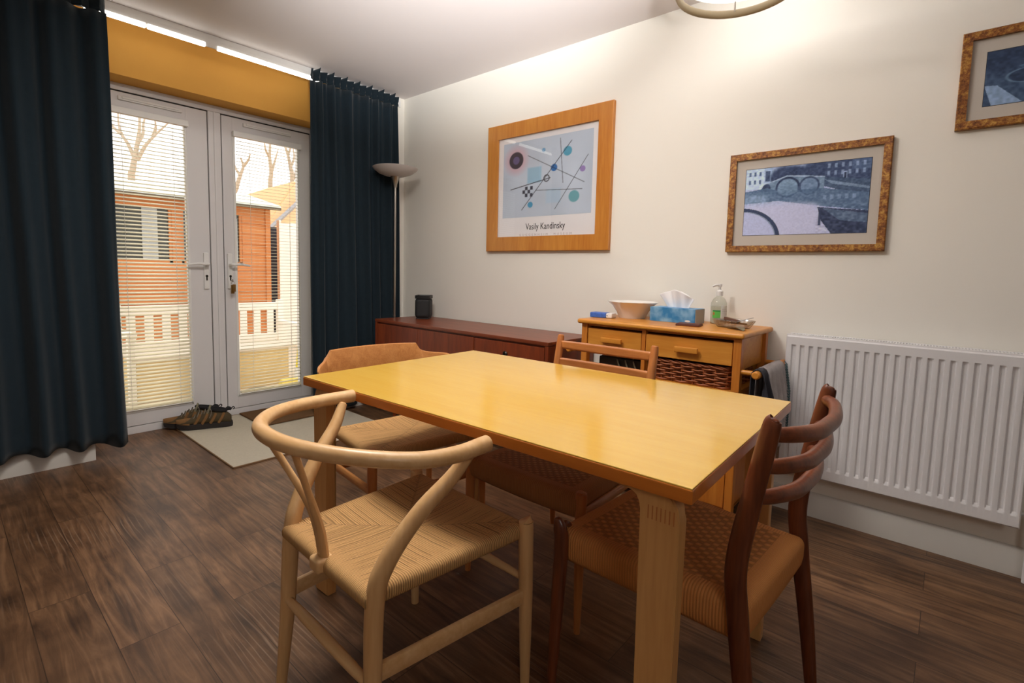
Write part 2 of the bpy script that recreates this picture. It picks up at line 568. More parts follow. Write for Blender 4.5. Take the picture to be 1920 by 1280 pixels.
M_RED = plain('label_red', (206, 60, 50), 0.5)
M_COIN = plain('pocket_clutter_brown', (110, 74, 58), 0.5)
M_GREYBOX = plain('card_grey', (178, 178, 176), 0.5)
M_GLASSWARE = glass('cut_glass', (236, 234, 230), 0.05, 0.16)
M_BOTTLE = glass('bottle_plastic', (238, 240, 236), 0.08)


# ------------------------------------------------------------------ mesh helpers
def catmull(pts, n=8):
    pts = [Vector(p) for p in pts]
    P = [pts[0] * 2 - pts[1]] + pts + [pts[-1] * 2 - pts[-2]]
    out = []
    for i in range(1, len(P) - 2):
        for k in range(n):
            t = k / n
            a, b, c, d = P[i - 1], P[i], P[i + 1], P[i + 2]
            out.append(0.5 * ((2 * b) + (c - a) * t + (2 * a - 5 * b + 4 * c - d) * t * t + (3 * b - a - 3 * c + d) * t ** 3))
    out.append(pts[-1])
    return out


def cr1(vals, n=8):
    return [v.x for v in catmull([(v, 0, 0) for v in vals], n)]


class MB:
    def __init__(self):
        self.bm = bmesh.new()
        self.bev = False

    def box(self, x0, x1, y0, y1, z0, z1, bev=0.0, seg=2, mtx=None):
        bm = self.bm
        vs = [bm.verts.new((x, y, z)) for x in (min(x0, x1), max(x0, x1)) for y in (min(y0, y1), max(y0, y1)) for z in (min(z0, z1), max(z0, z1))]
        F = [(0, 1, 3, 2), (4, 6, 7, 5), (0, 4, 5, 1), (2, 3, 7, 6), (0, 2, 6, 4), (1, 5, 7, 3)]
        fs = [bm.faces.new([vs[i] for i in f]) for f in F]
        if bev > 0:
            self.bev = True
            es = list({e for f in fs for e in f.edges})
            r = bmesh.ops.bevel(bm, geom=es, offset=bev, segments=seg, affect='EDGES', profile=0.5)
            vs = list({v for f in r['faces'] for v in f.verts} | {v for v in vs if v.is_valid})
        if mtx is not None:
            for v in vs:
                v.co = mtx @ v.co
        return self

    def prism(self, poly, axis, a, b, bev=0.0):
        """poly: 2D points; extruded along axis from a to b."""
        bm = self.bm

        def mk(p, t):
            return {'x': (t, p[0], p[1]), 'y': (p[0], t, p[1]), 'z': (p[0], p[1], t)}[axis]
        A = [bm.verts.new(mk(p, a)) for p in poly]
        B = [bm.verts.new(mk(p, b)) for p in poly]
        n = len(poly)
        fs = [bm.faces.new(A[::-1]), bm.faces.new(B)]
        for i in range(n):
            fs.append(bm.faces.new((A[i], A[(i + 1) % n], B[(i + 1) % n], B[i])))
        if bev:
            self.bev = True
            es = list({e for f in fs[:2] for e in f.edges})
            bmesh.ops.bevel(bm, geom=es, offset=bev, segments=2, affect='EDGES')
        return self

    def tube(self, pts, r, n=12, smooth=0, flat=None, up=None, cap=True, closed=False, power=2.0):
        """swept tube. r: number or list; flat: (width factor, height factor) scalings or list of them; up: reference vector for height."""
        pts = [Vector(p) for p in pts]
        rs = [r] * len(pts) if isinstance(r, (int, float)) else list(r)
        fl = [flat or (1, 1)] * len(pts) if not isinstance(flat, list) else list(flat)
        if smooth and not closed:
            f0 = cr1([f[0] for f in fl], smooth)
            f1 = cr1([f[1] for f in fl], smooth)
            rs = cr1(rs, smooth)
            pts = catmull(pts, smooth)
            fl = list(zip(f0, f1))
        N = len(pts)
        rings = []
        ref = Vector(up) if up is not None else None
        prev = None
        for i, p in enumerate(pts):
            if closed:
                t = pts[(i + 1) % N] - pts[i - 1]
            else:
                t = pts[min(i + 1, N - 1)] - pts[max(i - 1, 0)]
            t.normalize()
            if ref is not None:
                h = ref - t * ref.dot(t)
            elif prev is not None:
                h = prev - t * prev.dot(t)
            else:
                a = Vector((0, 0, 1)) if abs(t.z) < 0.9 else Vector((1, 0, 0))
                h = a - t * a.dot(t)
            h.normalize()
            prev = h
            w = t.cross(h)
            ring = []
            for k in range(n):
                a = 2 * PI * k / n
                c, s = math.cos(a), math.sin(a)
                if power != 2.0:
                    c = math.copysign(abs(c) ** (2 / power), c)
                    s = math.copysign(abs(s) ** (2 / power), s)
                ring.append(self.bm.verts.new(p + w * (c * rs[i] * fl[i][0]) + h * (s * rs[i] * fl[i][1])))
            rings.append(ring)
        m = N if closed else N - 1
        for i in range(m):
            A, B = rings[i], rings[(i + 1) % N]
            for k in range(n):
                self.bm.faces.new((A[k], A[(k + 1) % n], B[(k + 1) % n], B[k]))
        if cap and not closed:
            for ring, pt, sgn in ((rings[0], pts[0] - pts[1], 1), (rings[-1], pts[-1] - pts[-2], -1)):
                d = pt.normalized()
                c = sum((v.co for v in ring), Vector()) / n
                rr = (ring[0].co - c).length
                inner = [self.bm.verts.new(c + (v.co - c) * 0.7 + d * rr * 0.28) for v in ring]
                for k in range(n):
                    f = (ring[k], ring[(k + 1) % n], inner[(k + 1) % n], inner[k])
                    self.bm.faces.new(f[::-1] if sgn == 1 else f)
                self.bm.faces.new(inner[::-1] if sgn == 1 else inner)
        return self

    def lathe(self, prof, c=(0, 0, 0), n=32, mtx=None, sx=1.0, sy=1.0):
        rings = []
        for r, z in prof:
            ring = []
            for k in range(n if r > 1e-6 else 1):
                a = 2 * PI * k / n
                p = Vector((r * math.cos(a) * sx, r * math.sin(a) * sy, z))
                p = mtx @ p if mtx is not None else p + Vector(c)
                ring.append(self.bm.verts.new(p))
            rings.append(ring)
        for A, B in zip(rings[:-1], rings[1:]):
            for k in range(n):
                a0, a1 = A[k % len(A)], A[(k + 1) % len(A)]
                b0, b1 = B[k % len(B)], B[(k + 1) % len(B)]
                if len(A) == 1 and len(B) == 1:
                    continue
                if len(A) == 1:
                    self.bm.faces.new((a0, b1, b0))
                elif len(B) == 1:
                    self.bm.faces.new((a0, a1, b0))
                else:
                    self.bm.faces.new((a0, a1, b1, b0))
        return self

    def grid(self, fn, nu, nv, closed_u=False):
        V = [[self.bm.verts.new(fn(i / nu, j / nv)) for j in range(nv + 1)] for i in range(nu + (0 if closed_u else 1))]
        m = len(V)
        for i in range(nu):
            for j in range(nv):
                self.bm.faces.new((V[i][j], V[(i + 1) % m][j], V[(i + 1) % m][j + 1], V[i][j + 1]))
        return V

    def poly(self, pts):
        self.bm.faces.new([self.bm.verts.new(p) for p in pts])
        return self

    def disc(self, c, r, w, n=20, axes=((1, 0, 0), (0, 1, 0))):
        ax, ay = Vector(axes[0]), Vector(axes[1])
        self.poly([Vector(c) + ax * r * math.cos(2 * PI * k / n) + ay * r * math.sin(2 * PI * k / n) for k in range(n)])
        return self

    def build(self, name, mat, parent=None, smooth=True, angle=38, loc=None, solid=0.0, solid_off=0.0, recalc=True):
        bm = self.bm
        if recalc:
            bmesh.ops.recalc_face_normals(bm, faces=bm.faces[:])
        me = bpy.data.meshes.new(name)
        bm.to_mesh(me)
        bm.free()
        for m in (mat if isinstance(mat, (list, tuple)) else [mat]):
            me.materials.append(m)
        if smooth:
            me.polygons.foreach_set('use_smooth', [True] * len(me.polygons))
            me.set_sharp_from_angle(angle=math.radians(angle))
        o = bpy.data.objects.new(name, me)
        COL.objects.link(o)
        if parent is not None:
            o.parent = parent
        if loc:
            o.location = loc
        if smooth and self.bev:
            wn = o.modifiers.new('normals', 'WEIGHTED_NORMAL')
            wn.keep_sharp = True
        if solid:
            md = o.modifiers.new('thickness', 'SOLIDIFY')
            md.thickness = solid
            md.offset = solid_off
        return o


def thing(name, label, cat, loc=(0, 0, 0), rz=0.0, group=None):
    o = bpy.data.objects.new(name, None)
    o.empty_display_size = 0.1
    COL.objects.link(o)
    o.location = loc
    o.rotation_euler = (0, 0, rz)
    o['label'] = label
    o['category'] = cat
    if group:
        o['group'] = group
    return o


def tag(o, label, cat, group=None):
    o['label'] = label
    o['category'] = cat
    if group:
        o['group'] = group
    return o


def struct(o):
    o['kind'] = 'structure'
    return o


def text_mesh(body, size, name, mat, parent, loc, spacing=1.0, align='CENTER', shear=0.0):
    cu = bpy.data.curves.new(name, 'FONT')
    cu.body = body
    cu.size = size
    cu.align_x = align
    cu.space_character = spacing
    cu.shear = shear
    cu.extrude = 0.0003
    tmp = bpy.data.objects.new('tmp_text', cu)
    COL.objects.link(tmp)
    dg = bpy.context.evaluated_depsgraph_get()
    me = bpy.data.meshes.new_from_object(tmp.evaluated_get(dg))
    bpy.data.objects.remove(tmp)
    bpy.data.curves.remove(cu)
    me.name = name
    me.materials.clear()
    me.materials.append(mat)
    o = bpy.data.objects.new(name, me)
    COL.objects.link(o)
    o.parent = parent
    o.location = loc
    return o


# ------------------------------------------------------------------ the room
XW, YW, YD, H = 2.649, 3.533, 3.906, 2.487
X0, Y0 = -3.4, -4.6                       # unseen sides of the room
RX0, RX1, YH = 0.56, 2.065, 3.73          # door recess
struct(MB().box(X0 - .1, XW + .1, Y0 - .1, YD + .06, -.06, 0).build('floor', M_FLOOR))
struct(MB().box(X0 - .1, XW + .1, Y0 - .1, YD + .1, H, H + .08).build('ceiling', M_CEIL))
struct(MB().box(XW, XW + .1, Y0 - .1, YD + .1, 0, H).build('wall_right', M_WALL))
w = MB()
w.box(X0 - .1, RX0, YW, YD + .1, 0, H)
w.box(RX1, XW, YW, YD + .1, 0, H)
struct(w.build('wall_back', M_WALL))
struct(MB().box(RX0, RX1, YH, YD + .1, 2.176, H).build('wall_header', M_ORANGE))
struct(MB().box(X0 - .1, X0, Y0 - .1, YD + .1, 0, H).build('wall_left', M_WALL))
struct(MB().box(X0, XW, Y0 - .1, Y0, 0, H).build('wall_front', M_WALL))
# skirting
sk = [(0, 0), (-.018, 0), (-.018, .097), (-.013, .107), (-.006, .1125), (0, .1125)]
struct(MB().prism([(XW + a, b) for a, b in sk], 'y', Y0, YW).build('baseboard_right', M_TRIM))
b = MB().prism([(YW + a, b) for a, b in sk], 'x', X0, RX0)
b.prism([(YW + a, b) for a, b in sk], 'x', RX1, XW - .019)
struct(b.build('baseboard_back', M_TRIM))

# ------------------------------------------------------------------ door set
f = MB()
f.box(RX0, RX1, YD - .005, YD + .07, 2.134, 2.1765, .003)          # head
f.box(RX0, .634, YD - .005, YD + .07, .0, 2.134, .003)             # left jamb
f.box(2.0215, RX1, YD - .005, YD + .07, .0, 2.134, .003)
f.box(.634, 2.0215, YD - .012, YD + .07, .0, .048, .003)           # threshold
f.box(.634, 2.0215, YD - .006, YD, .02, .03, .002)
f.box(RX0, RX1, YD - .012, YD, 2.158, 2.164, .002)
struct(f.build('trim_1', M_UPVC))


def door_leaf(name, x0, x1, gx0, gx1, gz0, gz1):
    z0, z1 = .052, 2.124
    y0, y1 = YD - .012, YD + .05
    m = MB()
    m.box(x0, gx0, y0, y1, z0, z1, .004)
    m.box(gx1, x1, y0, y1, z0, z1, .004)
    m.box(gx0 - .002, gx1 + .002, y0, y1, z0, gz0, .004)
    m.box(gx0 - .002, gx1 + .002, y0, y1, gz1, z1, .004)
    o = struct(m.build(name, M_UPVC))
    bd = MB()
    t = .014
    for a in ((gx0 - .004, gx0 + t, gz0 - .004, gz1 + .004), (gx1 - t, gx1 + .004, gz0 - .004, gz1 + .004), (gx0, gx1, gz0 - .004, gz0 + t), (gx0, gx1, gz1 - t, gz1 + .004)):
        bd.box(a[0], a[1], y0 - .006, y0 + .02, a[2], a[3], .004)
    bd.build('glazing_bead', M_WHITE, o)
    MB().poly([(gx0, YD + .02, gz0), (gx1, YD + .02, gz0), (gx1, YD + .02, gz1), (gx0, YD + .02, gz1)]).build('pane', M_GLASS, o, smooth=False)
    g = MB()
    g.box(x0 - .006, x1 + .006, YD + .0, YD + .03, z1, z1 + .012)
    g.box(x0 - .007, x0, YD + .0, YD + .03, z0, z1)
    g.box(x1, x1 + .007, YD + .0, YD + .03, z0, z1)
    g.build('gasket', M_GASKET, o)
    return o


D1 = door_leaf('door_1', .642, 1.288, .712, 1.160, .140, 2.012)
D2 = door_leaf('door_2', 1.378, 2.013, 1.448, 1.925, .140, 2.012)
a = MB().box(1.292, 1.371, YD - .02, YD + .05, .05, 2.13, .004)
a.box(1.325, 1.335, YD - .026, YD - .018, .05, 2.13, .002)
struct(a.build('trim_2', M_UPVC))


def handle(px, sgn, parent):
    m = MB()
    m.box(px - .016, px + .016, YD - .026, YD - .011, .925, 1.175, .006)
    h = m.build('handle_plate', M_WHITE, parent)
    m = MB()
    m.tube([(px, YD - .022, 1.095), (px, YD - .065, 1.097), (px + sgn * .022, YD - .072, 1.098), (px + sgn * .06, YD - .068, 1.100), (px + sgn * .12, YD - .062, 1.092)], [.010, .010, .0095, .009, .007], 12, 5)
    m.build('lever', M_WHITE, h)
    m = MB()
    m.lathe([(0, 0), (.008, 0), (.008, .004), (0, .004)], mtx=Matrix.Translation((px, YD - .026, 1.015)) @ Matrix.Rotation(PI / 2, 4, 'X'), n=14)
    m.box(px - .004, px + .004, YD - .030, YD - .024, .985, 1.012, .001)
    m.build('keyhole', M_DARKSTEEL, h)


handle(1.258, -1, D1)
handle(1.409, 1, D2)


def vent(x0, x1, z, parent):
    m = MB()
    m.box(x0, x1, YD - .026, YD - .010, z - .013, z + .013, .005)
    m.box(x0 + .02, x1 - .02, YD - .032, YD - .024, z - .004, z + .010, .002)
    m.build('trickle_vent', M_WHITE, parent)


vent(.802, 1.140, 2.087, D1)
vent(1.517, 1.863, 2.087, D2)


def blind(label, x0, x1, z0, z1, tilt, group):
    y = YD - .004
    t = thing('venetian_blind', label, 'blind', ((x0 + x1) / 2, y - .022, z0), 0, group)
    w = (x1 - x0) / 2
    hh = z1 - z0
    MB().box(-w - .02, w + .02, -.020, .014, hh - .002, hh + .036, .003).build('headrail', M_WHITE, t)
    m = MB()
    n = int((hh - .02) / .0235)
    c, s = math.cos(tilt), math.sin(tilt)
    rnd = random.Random(4)
    for k in range(n):
        z = .018 + k * .0235
        ring = []
        dz = [rnd.uniform(-.0004, .0004) for _ in range(2)]
        for xx, e in ((-w, 0), (w, 1)):
            col = []
            for q in (-1, -.5, 0, .5, 1):
                yy = q * .0125
                zz = .0016 * (1 - q * q)
                col.append(m.bm.verts.new((xx, yy * c - zz * s, z + yy * s + zz * c + dz[e])))
            ring.append(col)
        for q in range(4):
            m.bm.faces.new((ring[0][q], ring[1][q], ring[1][q + 1], ring[0][q + 1]))
    m.build('slats', M_SLAT, t, solid=.0005)
    MB().box(-w, w, -.012, .012, 0, .010, .003).build('bottom_rail', M_SLAT, t)
    for fx in (-.62, .66):
        m = MB()
        m.tube([(fx * w, -.014, .005), (fx * w, -.014, hh)], .0011, 6)
        m.build('ladder_cord', M_CORD_W, t)
    return t


blind('cream venetian blind tilted half closed on the left glazed door', .728, 1.148, .160, 1.992, math.radians(25), None)
blind('white venetian blind with open level slats on the right glazed door', 1.464, 1.912, .160, 1.992, math.radians(4), None)

# key with ring hanging in the right door's lock
k = thing('door_key', 'metal key with hanging fob in the lock of the right glazed door', 'key', (1.409, YD - .030, .985))
m = MB()
m.box(-.002, .002, -.03, .0, -.004, .004, .001)
m.lathe([(.0, -.0015), (.011, -.0015), (.011, .0015), (0, .0015)], mtx=Matrix.Translation((0, -.034, 0)) @ Matrix.Rotation(PI / 2, 4, 'Y'), n=16)
m.build('key_blade', M_STEEL, k)
m = MB()
m.tube([(0.012 * math.sin(a * PI / 6), -.036, -.016 + .012 * math.cos(a * PI / 6)) for a in range(12)], .0012, 6, closed=True)
m.build('key_ring', M_STEEL, k)
m = MB()
m.box(-.013, .010, -.040, -.032, -.092, -.03, .003)
m.box(-.004, .016, -.046, -.040, -.078, -.026, .002)
m.build('fob', M_BRASS, k)

# ------------------------------------------------------------------ curtain rail with light strips
t = thing('curtain_rail', 'white curtain rail with glowing light strips along the ceiling above the doors', 'curtain rail', (0, 3.515, H))
MB().box(-.9, 2.60, .006, .055, -.034, 0, .003).build('rail', M_WHITE, t)
MB().box(-.9, 2.60, .0, .010, -.078, -.030, .002).build('fascia', M_WHITE, t)
for x0, x1 in ((.60, .866), (.876, 1.166), (1.234, 1.527), (1.534, 1.90)):
    MB().box(x0, x1, -.004, .014, -.082, -.058, .002).build('light_strip', M_LED, t)


# ------------------------------------------------------------------ curtains
def curtain(name, label, x0, x1, folds, z0, z1, y, flare0, flare1, seed, amp=.034):
    rnd = random.Random(seed)
    ph = [rnd.uniform(0, 6.28) for _ in range(6)]
    wl = [rnd.uniform(.6, 1.4) for _ in range(folds)]
    cum = [0]
    for v in wl:
        cum.append(cum[-1] + v)
    tot = cum[-1]
    t = thing(name, label, 'curtain', ((x0 + x1) / 2, y, z0))
    xc = (x0 + x1) / 2
    hd = .075

    def fn(u, v):
        z = z0 + (z1 - hd - z0) * v
        xx = x0 + (x1 - x0) * u + (1 - v) * (flare0 * (1 - u) + flare1 * u) + .006 * math.sin(5 * v + ph[0] + 8 * u)
        d = u * tot
        i = 0
        while i < folds - 1 and cum[i + 1] < d:
            i += 1
        p = i + (d - cum[i]) / wl[i]
        ang = 2 * PI * p + .5 * math.sin(ph[1] + 2.3 * p)
        a = amp * (0.55 + .45 * (1 - v) ** .7) * (.7 + .3 * (wl[i] if p % 1 < 1e9 else 1))
        yy = a * math.sin(ang) + .012 * math.sin(2 * ang + ph[2] + 2 * v) + .010 * (1 - v) * math.sin(ph[3] + 1.3 * p + 2 * v)
        if v < .02:
            z += .012 * math.sin(ang + 1) + .02 * math.sin(p * .7 + ph[4])
        return Vector((xx - xc, yy, z - z0))
    m = MB()
    m.grid(fn, folds * 18, 36)
    m.build('drop', M_CURTAIN, t, angle=80, solid=.004)
    # gathered heading with a ruffle above the tape

    def fn2(u, v):
        z = z1 - hd + hd * v
        xx = x0 + (x1 - x0) * u
        p = u * folds * 2.0
        a = .020 + .014 * max(0, v - .55) * 2
        ang = 2 * PI * p + ph[5]
        yy = a * math.sin(ang) * (1 if v < .5 else 1.15) + (.006 if .3 < v < .45 else 0)
        zz = z + (v ** 2) * .012 * math.sin(ang * .5 + 1.7)
        return Vector((xx - xc + .004 * math.sin(ang * 2), yy, zz - z0))
    m = MB()
    m.grid(fn2, folds * 24, 6)
    m.build('heading', M_CURTAIN, t, angle=80, solid=.004)
    for i in range(folds):
        fx = x0 + (x1 - x0) * (i + .5) / folds - xc
        m = MB()
        m.tube([(fx, .0, z1 - z0 - .02), (fx, .035, z1 - z0 - .01), (fx, .045, z1 - z0 + .02)], .003, 6)
        m.build('hook', M_WHITE, t)
    return t


curtain('curtain', 'dark navy curtain gathered left of the glazed doors', -.62, .672, 9, .095, 2.462, 3.455, 0, .022, 3)
curtain('curtain', 'dark navy curtain gathered right of the glazed doors beside the floor lamp', 1.797, 2.528, 7, .06, 2.462, 3.462, .0, .035, 11)

# ------------------------------------------------------------------ dining table
t = thing('dining_table', 'birch dining table with glossy honey top and bent laminated legs', 'table', (1.227, .969, 0), math.radians(1.8))
TW, TL, TH, TT = .409, .6475, .737, .030
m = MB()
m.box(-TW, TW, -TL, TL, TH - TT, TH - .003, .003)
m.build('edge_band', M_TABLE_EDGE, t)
m = MB()
m.box(-TW + .0015, TW - .0015, -TL + .0015, TL - .0015, TH - .004, TH, .0015)
m.build('tabletop', M_TABLE_TOP, t)
for sx in (-1, 1):
    for sy in (-1, 1):
        m = MB()
        ox, oy = sx * (TW - .022), sy * (TL - .028)
        th, wd = .036, .072
        # vertical leg, bent at the top to run along the underside of the top
        Z = TH - TT
        pts = [(0, 0), (0, Z - .055), (.004, Z - .028), (.014, Z - .009), (.032, Z), (.20, Z)]
        inn = [(wd, 0), (wd, Z - .045), (wd + .003, Z - .030), (wd + .010, Z - .017), (wd + .022, Z - .010), (.20, Z - .006)]
        prof = [(oy - sy * a, z) for a, z in pts] + [(oy - sy * a, z) for a, z in reversed(inn)]
        m.prism(prof, 'x', ox, ox - sx * th, .0035)
        lg = m.build('leg', M_TABLE_LEG, t)
        # veneers glued into the bend show as fine fingers on the leg's side
        for kk in range(7):
            yy = oy - sy * (.010 + kk * .0082)
            MB().box(ox - sx * .001, ox + sx * .0005, yy - .0011, yy + .0011, Z - .058, Z - .032).build('veneer_line', M_OAK_Z, lg, smooth=False)


# ------------------------------------------------------------------ chairs
def weave_attr(o, fn):
    me = o.data
    at = me.attributes.new('weave', 'FLOAT_VECTOR', 'POINT')
    buf = np.zeros((len(me.vertices), 3), 'f')
    for i, v in enumerate(me.vertices):
        a = fn(v.co)
        buf[i, 0], buf[i, 1] = a
    at.data.foreach_set('vector', buf.ravel())


def seat_mesh(ff, fb, wf, wb, ztop, thick, sag, nu=48, notch=.03, round_=.02, frontdip=0.0, belly=0.0):
    """pillow-shaped woven seat: f from fb (back) to ff (front), half widths wb / wf. Returns MB and mapping."""
    m = MB()

    def outline(u, v, inset):
        f = fb + (ff - fb) * (u + 1) / 2
        w = wb + (wf - wb) * (u + 1) / 2
        return f, w * v

    def top(u, v):
        f, s = outline(u, v, 0)
        eu, ev = 1 - abs(u), 1 - abs(v)
        d = min(eu * (ff - fb) / 2, ev * (wf + wb) / 2)
        rr = round_
        edge = 0.0 if d >= rr else rr - math.sqrt(max(0, rr * rr - (rr - d) ** 2))
        z = ztop - edge - sag * (1 - u * u) * (1 - v * v) - frontdip * max(0, u - .6) ** 2
        return Vector((f, s, z))

    def cl(x):
        # denser samples near the rim
        return math.sin(x * PI / 2)
    nv = nu
    T = [[m.bm.verts.new(top(cl(-1 + 2 * i / nu), cl(-1 + 2 * j / nv))) for j in range(nv + 1)] for i in range(nu + 1)]
    for i in range(nu):
        for j in range(nv):
            m.bm.faces.new((T[i][j], T[i + 1][j], T[i + 1][j + 1], T[i][j + 1]))
    # skirt down and under
    rim = [T[i][0] for i in range(nu)] + [T[nu][j] for j in range(nv)] + [T[i][nv] for i in range(nu, 0, -1)] + [T[0][j] for j in range(nv, 0, -1)]
    cx = (ff + fb) / 2
    prev = rim
    for k, (dz, sc) in enumerate(((thick * .45, 1.0), (thick * .8, .985), (thick, .94), (thick, .6), (thick, .05))):
        cur = []
        for v in rim:
            x, y = v.co.x - cx, v.co.y
            bel = belly * (1 - (y / max(wf, wb)) ** 2) if k < 4 else belly
            cur.append(m.bm.verts.new((cx + x * sc, y * sc, ztop - round_ - dz - bel * min(1, dz / thick))))
        n = len(rim)
        for i in range(n):
            m.bm.faces.new((prev[i], prev[(i + 1) % n], cur[(i + 1) % n], cur[i]))
        prev = cur
    m.bm.faces.new(prev)

    def uv(co):
        u = (co.x - fb) / (ff - fb) * 2 - 1
        w = wb + (wf - wb) * (u + 1) / 2
        return max(-1.2, min(1.2, u)), max(-1.2, min(1.2, co.y / max(w, .01)))
    return m, uv


# --- wishbone chair
t = thing('wishbone_chair', 'pale beech armchair with curved bow rail, Y-shaped back and woven cord seat', 'chair', (.775, 1.032, 0), math.radians(-2))
m = MB()
bow = [(.022, -.284, .722), (-.07, -.289, .722), (-.155, -.268, .726), (-.245, -.200, .736), (-.31, -.10, .744), (-.330, 0, .747),
       (-.31, .10, .744), (-.245, .200, .736), (-.155, .268, .726), (-.07, .289, .722), (.022, .284, .722)]
m.tube(bow, [.0185, .0178, .017, .0165, .0168, .017, .0168, .0165, .017, .0178, .0185], 20, 8, up=(0, 0, 1))
m.build('bow_rail', M_BEECH, t)
for s in (-1, 1):
    m = MB()
    m.tube([(-.228, s * .212, 0), (-.212, s * .202, .22), (-.202, s * .196, .42), (-.178, s * .203, .50), (-.115, s * .226, .59), (-.052, s * .252, .655), (-.018, s * .272, .706)],
           [.013, .0185, .0205, .020, .0185, .0165, .013], 16, 8)
    m.build('leg', M_BEECH_Z, t)
    m = MB()
    m.tube([(.222, s * .243, 0), (.220, s * .240, .25), (.218, s * .236, .44), (.218, s * .236, .456)], [.012, .018, .0195, .016], 16, 4)
    m.build('leg', M_BEECH_Z, t)
    m = MB()
    m.tube([(-.208, s * .199, .265), (.0, s * .219, .262), (.22, s * .240, .258)], .02, 12, 3, flat=(.42, 1.0), up=(0, 0, 1), power=4)
    m.build('stretcher', M_BEECH, t)
m = MB()
m.tube([(-.215, -.20, .245), (-.215, -.10, .245), (-.215, .10, .245), (-.215, .20, .245)], [.009, .0125, .0125, .009], 12, 4)
m.build('stretcher', M_BEECH, t)
m = MB()
m.tube([(.22, -.24, .300), (.22, 0, .300), (.22, .24, .300)], [.009, .0125, .009], 12, 4)
m.build('stretcher', M_BEECH, t)
sm, uv = seat_mesh(.236, -.226, .236, .198, .448, .020, .014, 60)
so = sm.build('seat', M_CORD_ENV, t, angle=60)
weave_attr(so, uv)
m = MB()
m.box(-.240, -.196, -.022, .022, .412, .446, .008, 3)
m.build('splat_block', M_BEECH, t)
m = MB()
for s in (-1, 1):
    m.tube([(-.212, s * .003, .425), (-.222, s * .005, .50), (-.240, s * .010, .565), (-.266, s * .030, .630), (-.312, s * .074, .736)],
           [.015, .0145, .0125, .010, .0095], 12, 6, flat=[(1.0, .7), (1.0, .7), (.95, .7), (.9, .75), (.9, .8)], up=(1, 0, 0))
m.build('back_splat', M_BEECH_Z, t)


# --- ladder chairs
def rear_post(s, w0, top_z, lean, mat, t, rr=.018, roundtop=False):
    m = MB()
    tp = top_z
    P = [(-.262, s * (w0 + .012), 0), (-.236, s * (w0 + .006), .22), (-.208, s * w0, .42), (-.198, s * w0, .53), (-.218, s * w0, .67), (-.232 - lean, s * w0, tp - .02), (-.232 - lean - .004, s * w0, tp)]
    R_ = [.012, .0165, .0195, .0195, .018, .0155, .009]
    m.tube(P, R_, 16, 7, flat=(.72, 1.12), up=(1, 0, 0))
    return m.build('back_post', mat, t)


t = thing('ladder_chair', 'dark teak chair with three curved back rungs at the near table end', 'chair', (1.239, .468, 0), math.radians(86.5))
for s in (-1, 1):
    rear_post(s, .205, .838, .012, M_TEAK, t)
    m = MB()
    m.tube([(.235, s * .236, 0), (.228, s * .232, .22), (.222, s * .228, .40), (.226, s * .230, .452), (.232, s * .234, .478)], [.0115, .017, .0195, .0185, .010], 14, 6, flat=(.8, 1.05), up=(1, 0, 0))
    m.tube([(.226, s * .232, .455), (.222, s * .215, .462), (.220, s * .198, .452)], [.012, .009, .006], 10, 4)
    m.build('leg', M_TEAK, t)
for z, bl in ((.800, .050), (.735, .048), (.670, .044)):
    fz = -.218 - .18 * (z - .67)
    m = MB()
    m.tube([(fz, -.203, z + .006), (fz - bl * .55, -.160, z + .004), (fz - bl * .95, -.075, z - .004), (fz - bl, 0, z - .006), (fz - bl * .95, .075, z - .004), (fz - bl * .55, .160, z + .004), (fz, .203, z + .006)],
           [.0125, .0145, .016, .0165, .016, .0145, .0125], 14, 8, up=(0, 0, 1), flat=(.9, 1.08))
    m.build('back_rung', M_TEAK_X, t)
sm, uv = seat_mesh(.245, -.222, .226, .200, .452, .060, .012, 50, round_=.026, belly=.008)
so = sm.build('seat', M_CORD_BLK, t, angle=60)
weave_attr(so, uv)

t = thing('ladder_chair', 'light oak chair with two flat back slats beyond the far long table side', 'chair', (1.490, 1.032, 0), math.radians(180))
for s in (-1, 1):
    m = MB()
    m.tube([(-.262, s * .222, 0), (-.244, s * .218, .22), (-.228, s * .213, .42), (-.228, s * .213, .56), (-.244, s * .213, .70), (-.262, s * .213, .80), (-.268, s * .213, .834)],
           [.011, .015, .0175, .0175, .0165, .0155, .013], 14, 6)
    m.build('back_post', M_OAK_Z, t)
    m = MB()
    m.tube([(.238, s * .240, 0), (.236, s * .238, .22), (.234, s * .236, .42), (.234, s * .236, .44)], [.010, .015, .018, .015], 14, 4)
    m.build('leg', M_OAK_Z, t)
    m = MB()
    m.tube([(-.235, s * .214, .372), (0, s * .224, .366), (.234, s * .236, .372)], .014, 10, 3, flat=(.7, 1.2), up=(0, 0, 1))
    m.build('seat_rail', M_OAK, t)
for z0, z1, fz in ((.781, .813, -.260), (.706, .741, -.248)):
    m = MB()

    def sl(u, v, z0=z0, z1=z1, fz=fz):
        s = -.212 + .424 * u
        b = .020 * (1 - (2 * u - 1) ** 2)
        zz = z0 + (z1 - z0) * v - .006 * (1 - (2 * u - 1) ** 2) * (1 if v < .5 else .3)
        return Vector((fz - b + .0, s, zz))
    m.grid(sl, 24, 4)
    m.build('back_slat', M_OAK_Y, t, solid=.014, angle=50)
sm, uv = seat_mesh(.25, -.225, .232, .205, .436, .055, .010, 44, round_=.022, belly=.006)
so = sm.build('seat', M_CORD_BLKD, t, angle=60)
weave_attr(so, uv)

# --- plank-back armchair at the far end
t = thing('plank_armchair', 'oak armchair with broad curved plank back and woven cord seat at the far table end', 'chair', (1.298, 1.690, 0), math.radians(-97))
# plank with a step down to thin arms at both ends
m = MB()


def plank_curve(s):
    a = abs(s)
    f = -.300 + .55 * max(0, a - .05) ** 2
    if a > .235:
        f += 1.4 * (a - .235)
    return f


